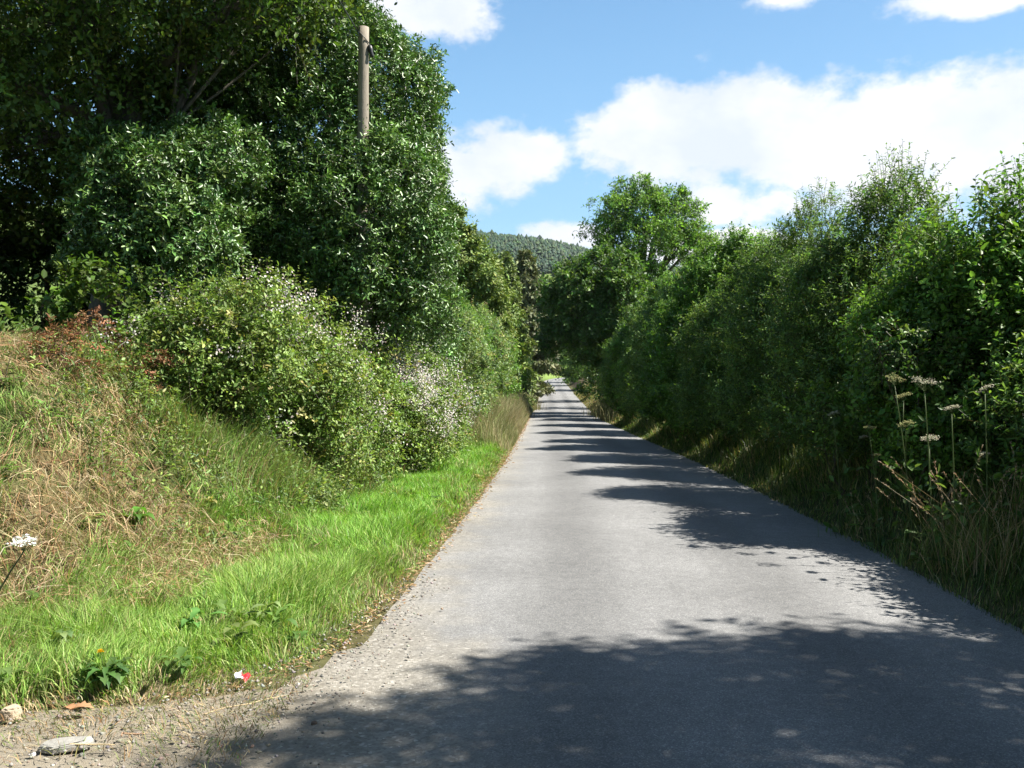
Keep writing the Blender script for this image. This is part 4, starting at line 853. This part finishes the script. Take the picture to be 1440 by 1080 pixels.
def flower():
    x, y = gpos(144, 955); g = ground_at(x, y); r = np.random.default_rng(7); base = np.array([x, y, g]); root = thing('dandelion', 'single yellow flower head on a thin stem in the verge grass', 'flower', base)
    top = at(142, 917, y); s = Buf(); tube(s, np.array([base, (base + top) / 2 + [.01, 0, 0], top]), [.002, .0018, .0016], (.09, .15, .04), 5); shifted(s, base).obj('stem', M_LEAF, root)
    f = Buf(); n = 46; a = r.uniform(0, 6.28, n); e = r.uniform(.15, 1.3, n); leaves(f, np.tile(top, (n, 1)), np.stack([np.cos(a) * np.cos(e), np.sin(a) * np.cos(e), np.sin(e)], -1), np.tile([0, 0, 1.], (n, 1)) + r.normal(size=(n, 3)) * .1, .021, .008, pick(r, [(.80, .55, .02, 1), (.75, .47, .015, 1)], n, .06)); shifted(f, base).obj('flower_head', M_PETAL, root)
flower()

# ------------------------------------------------------------------ stones, litter, dead leaf, pole and cable
import bmesh
def stone(seed, label, px, py, sx, sy, sz, rot, col, name='stone'):
    r = np.random.default_rng(seed); x, y = gpos(px, py); bm = bmesh.new()
    outline = r.uniform(.82, 1.05, 9)
    for j in range(9):
        a = j / 9 * 6.283 + r.normal() * .12
        for zz, k in ((0, 1.0), (.72, .96), (1, .80)):
            bm.verts.new((math.cos(a) * sx * outline[j] * k, math.sin(a) * sy * outline[j] * k, sz * zz * (1 + .12 * r.normal())))
    res = bmesh.ops.convex_hull(bm, input=bm.verts); bmesh.ops.delete(bm, geom=list({e for e in res['geom_interior'] if isinstance(e, bmesh.types.BMVert)}), context='VERTS')
    bmesh.ops.bevel(bm, geom=list(bm.edges), offset=min(sx, sy, sz) * .12, segments=2, affect='EDGES')
    m = bpy.data.meshes.new(name); bm.to_mesh(m); bm.free(); m.materials.append(M_STONE)
    a = m.attributes.new('col', 'FLOAT_COLOR', 'POINT'); a.data.foreach_set('color', np.tile([*col, 1], len(m.vertices)).astype(np.float32))
    o = bpy.data.objects.new(name, m); C.objects.link(o); o.location = (x, y, max(ground_at(x, y), 0) + .0); o.rotation_euler = (R(4), R(-3), rot); tag(o, label, 'stone')
stone(1, 'flat pale grey stone slab lying at the gritty corner', 93, 1052, .135, .055, .036, .12, (.27, .26, .235))
stone(2, 'small cream coloured stone at the edge of the grass', 18, 1012, .055, .045, .06, .5, (.36, .29, .21))
stone(3, 'dark little rock on the gravel near the tree shadow', 442, 1018, .018, .014, .014, .5, (.14, .10, .075))
stone(4, 'tiny white pebble on the soil left of the slab', 47, 1064, .014, .012, .012, 1., (.45, .44, .41), 'pebble')
def wrapper():
    x, y = gpos(342, 962); r = np.random.default_rng(3); n, k = 22, 14; U, V = np.meshgrid(np.linspace(-1, 1, n), np.linspace(-1, 1, k))
    z = .022 + .022 * (fbm(U * 2 + 5, V * 2 + 3, 3., 3) - .3) + .014 * np.abs(np.sin(U * 4 + V)); X = U * .055 * (1 - .12 * np.abs(V)) ; Yy = V * .032 + .012 * np.sin(U * 5)
    v = np.stack([X, Yy, z], -1).reshape(-1, 3); i = (np.arange(k - 1)[:, None] * n + np.arange(n - 1)[None]); q = np.stack([i, i + 1, i + 1 + n, i + n], -1).reshape(-1, 4)
    w = (U + .5 * V + .15 * np.sin(V * 9)).ravel(); col = np.where((w > -.12)[:, None], [.55, .025, .03], [.72, .72, .74]); b = Buf(); b.add(v, col, q); b.add(v - [0, 0, .003], [.5, .5, .5], q[:, ::-1])
    o = b.obj('wrapper', M_FOIL, loc=(x, y, ground_at(x, y) + .022)); o.rotation_euler = (R(12), R(8), -.35); o.scale = (.9, .9, .8); tag(o, 'crumpled red and white wrapper dropped in the grass edge', 'litter')
wrapper()
def dead_leaf():
    x, y = gpos(112, 1006); r = np.random.default_rng(4); b = Buf(); big_leaf(b, r, np.zeros(3), .1, .12, .07, .5, (.42, .24, .13), .25); big_leaf(b, r, np.array([.02, 0, .005]), 2.6, .06, .05, .6, (.36, .19, .10), .2)
    o = b.obj('dead_leaf', M_HAY, loc=(x - .05, y, max(ground_at(x, y), 0) + .02), smooth=True); tag(o, 'curled tan dead leaf on the soil above the stone slab', 'leaf')
dead_leaf()
def twig(seed, label, p, q, rad, col):
    a = np.array([*gpos(*p), 0.]); c = np.array([*gpos(*q), 0.]); r = np.random.default_rng(seed); t = np.linspace(0, 1, 7)[:, None]; pts = a * (1 - t) + c * t + r.normal(size=(7, 3)) * [.01, .01, .003]
    pts[:, 2] = [max(ground_at(*w[:2]), 0) + rad + .018 + .006 * r.random() for w in pts]; b = Buf(); tube(b, pts - a, np.linspace(rad, rad * .6, 7), col, 6, r, .1)
    tag(b.obj('dry_stalk', M_WOOD, loc=a), label, 'stalk', 'dry stalks on the gravel corner')
twig(1, 'long pale dry stalk lying just below the stone slab', (70, 1058), (165, 1054), .005, (.48, .38, .23))
twig(2, 'reddish dry stalk lying right of the stone slab', (172, 1043), (205, 1040), .005, (.34, .22, .14))
twig(3, 'curved straw stalk at the edge of grass and gravel', (285, 1010), (400, 985), .0035, (.45, .36, .22))
def pole():
    b0 = at(508, 545, 14.7); x, y = b0[0], b0[1]; g = ground_at(x, y); top = at(511, 38, 14.7); base = np.array([x, y, g - .3]); r = np.random.default_rng(8)
    root = thing('telegraph_pole', 'weathered wooden pole with cut top rising out of the glossy evergreen', 'pole', base)
    t = np.linspace(0, 1, 22)[:, None]; pts = base * (1 - t) + top * t; s = Buf(); tube(s, pts, np.linspace(.115, .088, 22), (.235, .205, .165), 16, r, .012); shifted(s, base).obj('shaft', M_WOOD, root, True)
    k = Buf(); c = at(511, 72, 14.7); a = c + [.10, -.03, .09]; e = c + [.155, -.05, -.11]
    tube(k, np.array([a, a * .9 + e * .1, a * .6 + e * .4, a * .5 + e * .5, a * .1 + e * .9, e]), [.03, .042, .045, .034, .036, .022], (.02, .02, .022), 10); shifted(k, base).obj('insulator', M_PLASTIC, root, True)
    w = Buf(); w0 = top + [-.10, -.03, -.06]; ring = [w0]; 
    for f in np.linspace(0, 1, 7): ring.append(top + np.array([-.108 + .21 * f, -.115 * math.sin(math.pi * (.12 + .8 * f)), -.06 - .22 * f]))
    ring.append(a); tube(w, np.array(ring), .008, (.05, .05, .05), 5); shifted(w, base).obj('stay_wire', M_PLASTIC, root, True)
    f = np.linspace(0, 1, 26)[:, None]; far = np.array([-4.4, -22., 8.1]); cp = w0 * (1 - f) + far * f; cp[:, 2] -= (f * (1 - f))[:, 0] * 4 * .45
    cb = Buf(); tube(cb, cp - w0, .011, (.02, .02, .02), 5); o = cb.obj('overhead_cable', M_PLASTIC, loc=w0, smooth=True); tag(o, 'thin black cable running from the wooden pole up out of the picture', 'cable')
pole()

# ------------------------------------------------------------------ faint summer air
def haze():
    m, nt, out = mat_new('summer_haze'); v = N(nt, 'ShaderNodeVolumePrincipled', inp={'Density': HAZE, 'Anisotropy': .3}); v.inputs['Color'].default_value = (.80, .90, 1, 1); nt.links.new(v.outputs[0], out.inputs['Volume'])
    bm = bmesh.new(); bmesh.ops.create_cube(bm, size=1.0); me = bpy.data.meshes.new('haze'); bm.to_mesh(me); bm.free(); me.materials.append(m)
    o = bpy.data.objects.new('haze', me); C.objects.link(o); o.scale = (2600, 1600, 196); o.location = (0, 700, 90); tag(o, 'thin blue summer air', kind='stuff')
HAZE = .00005
haze()
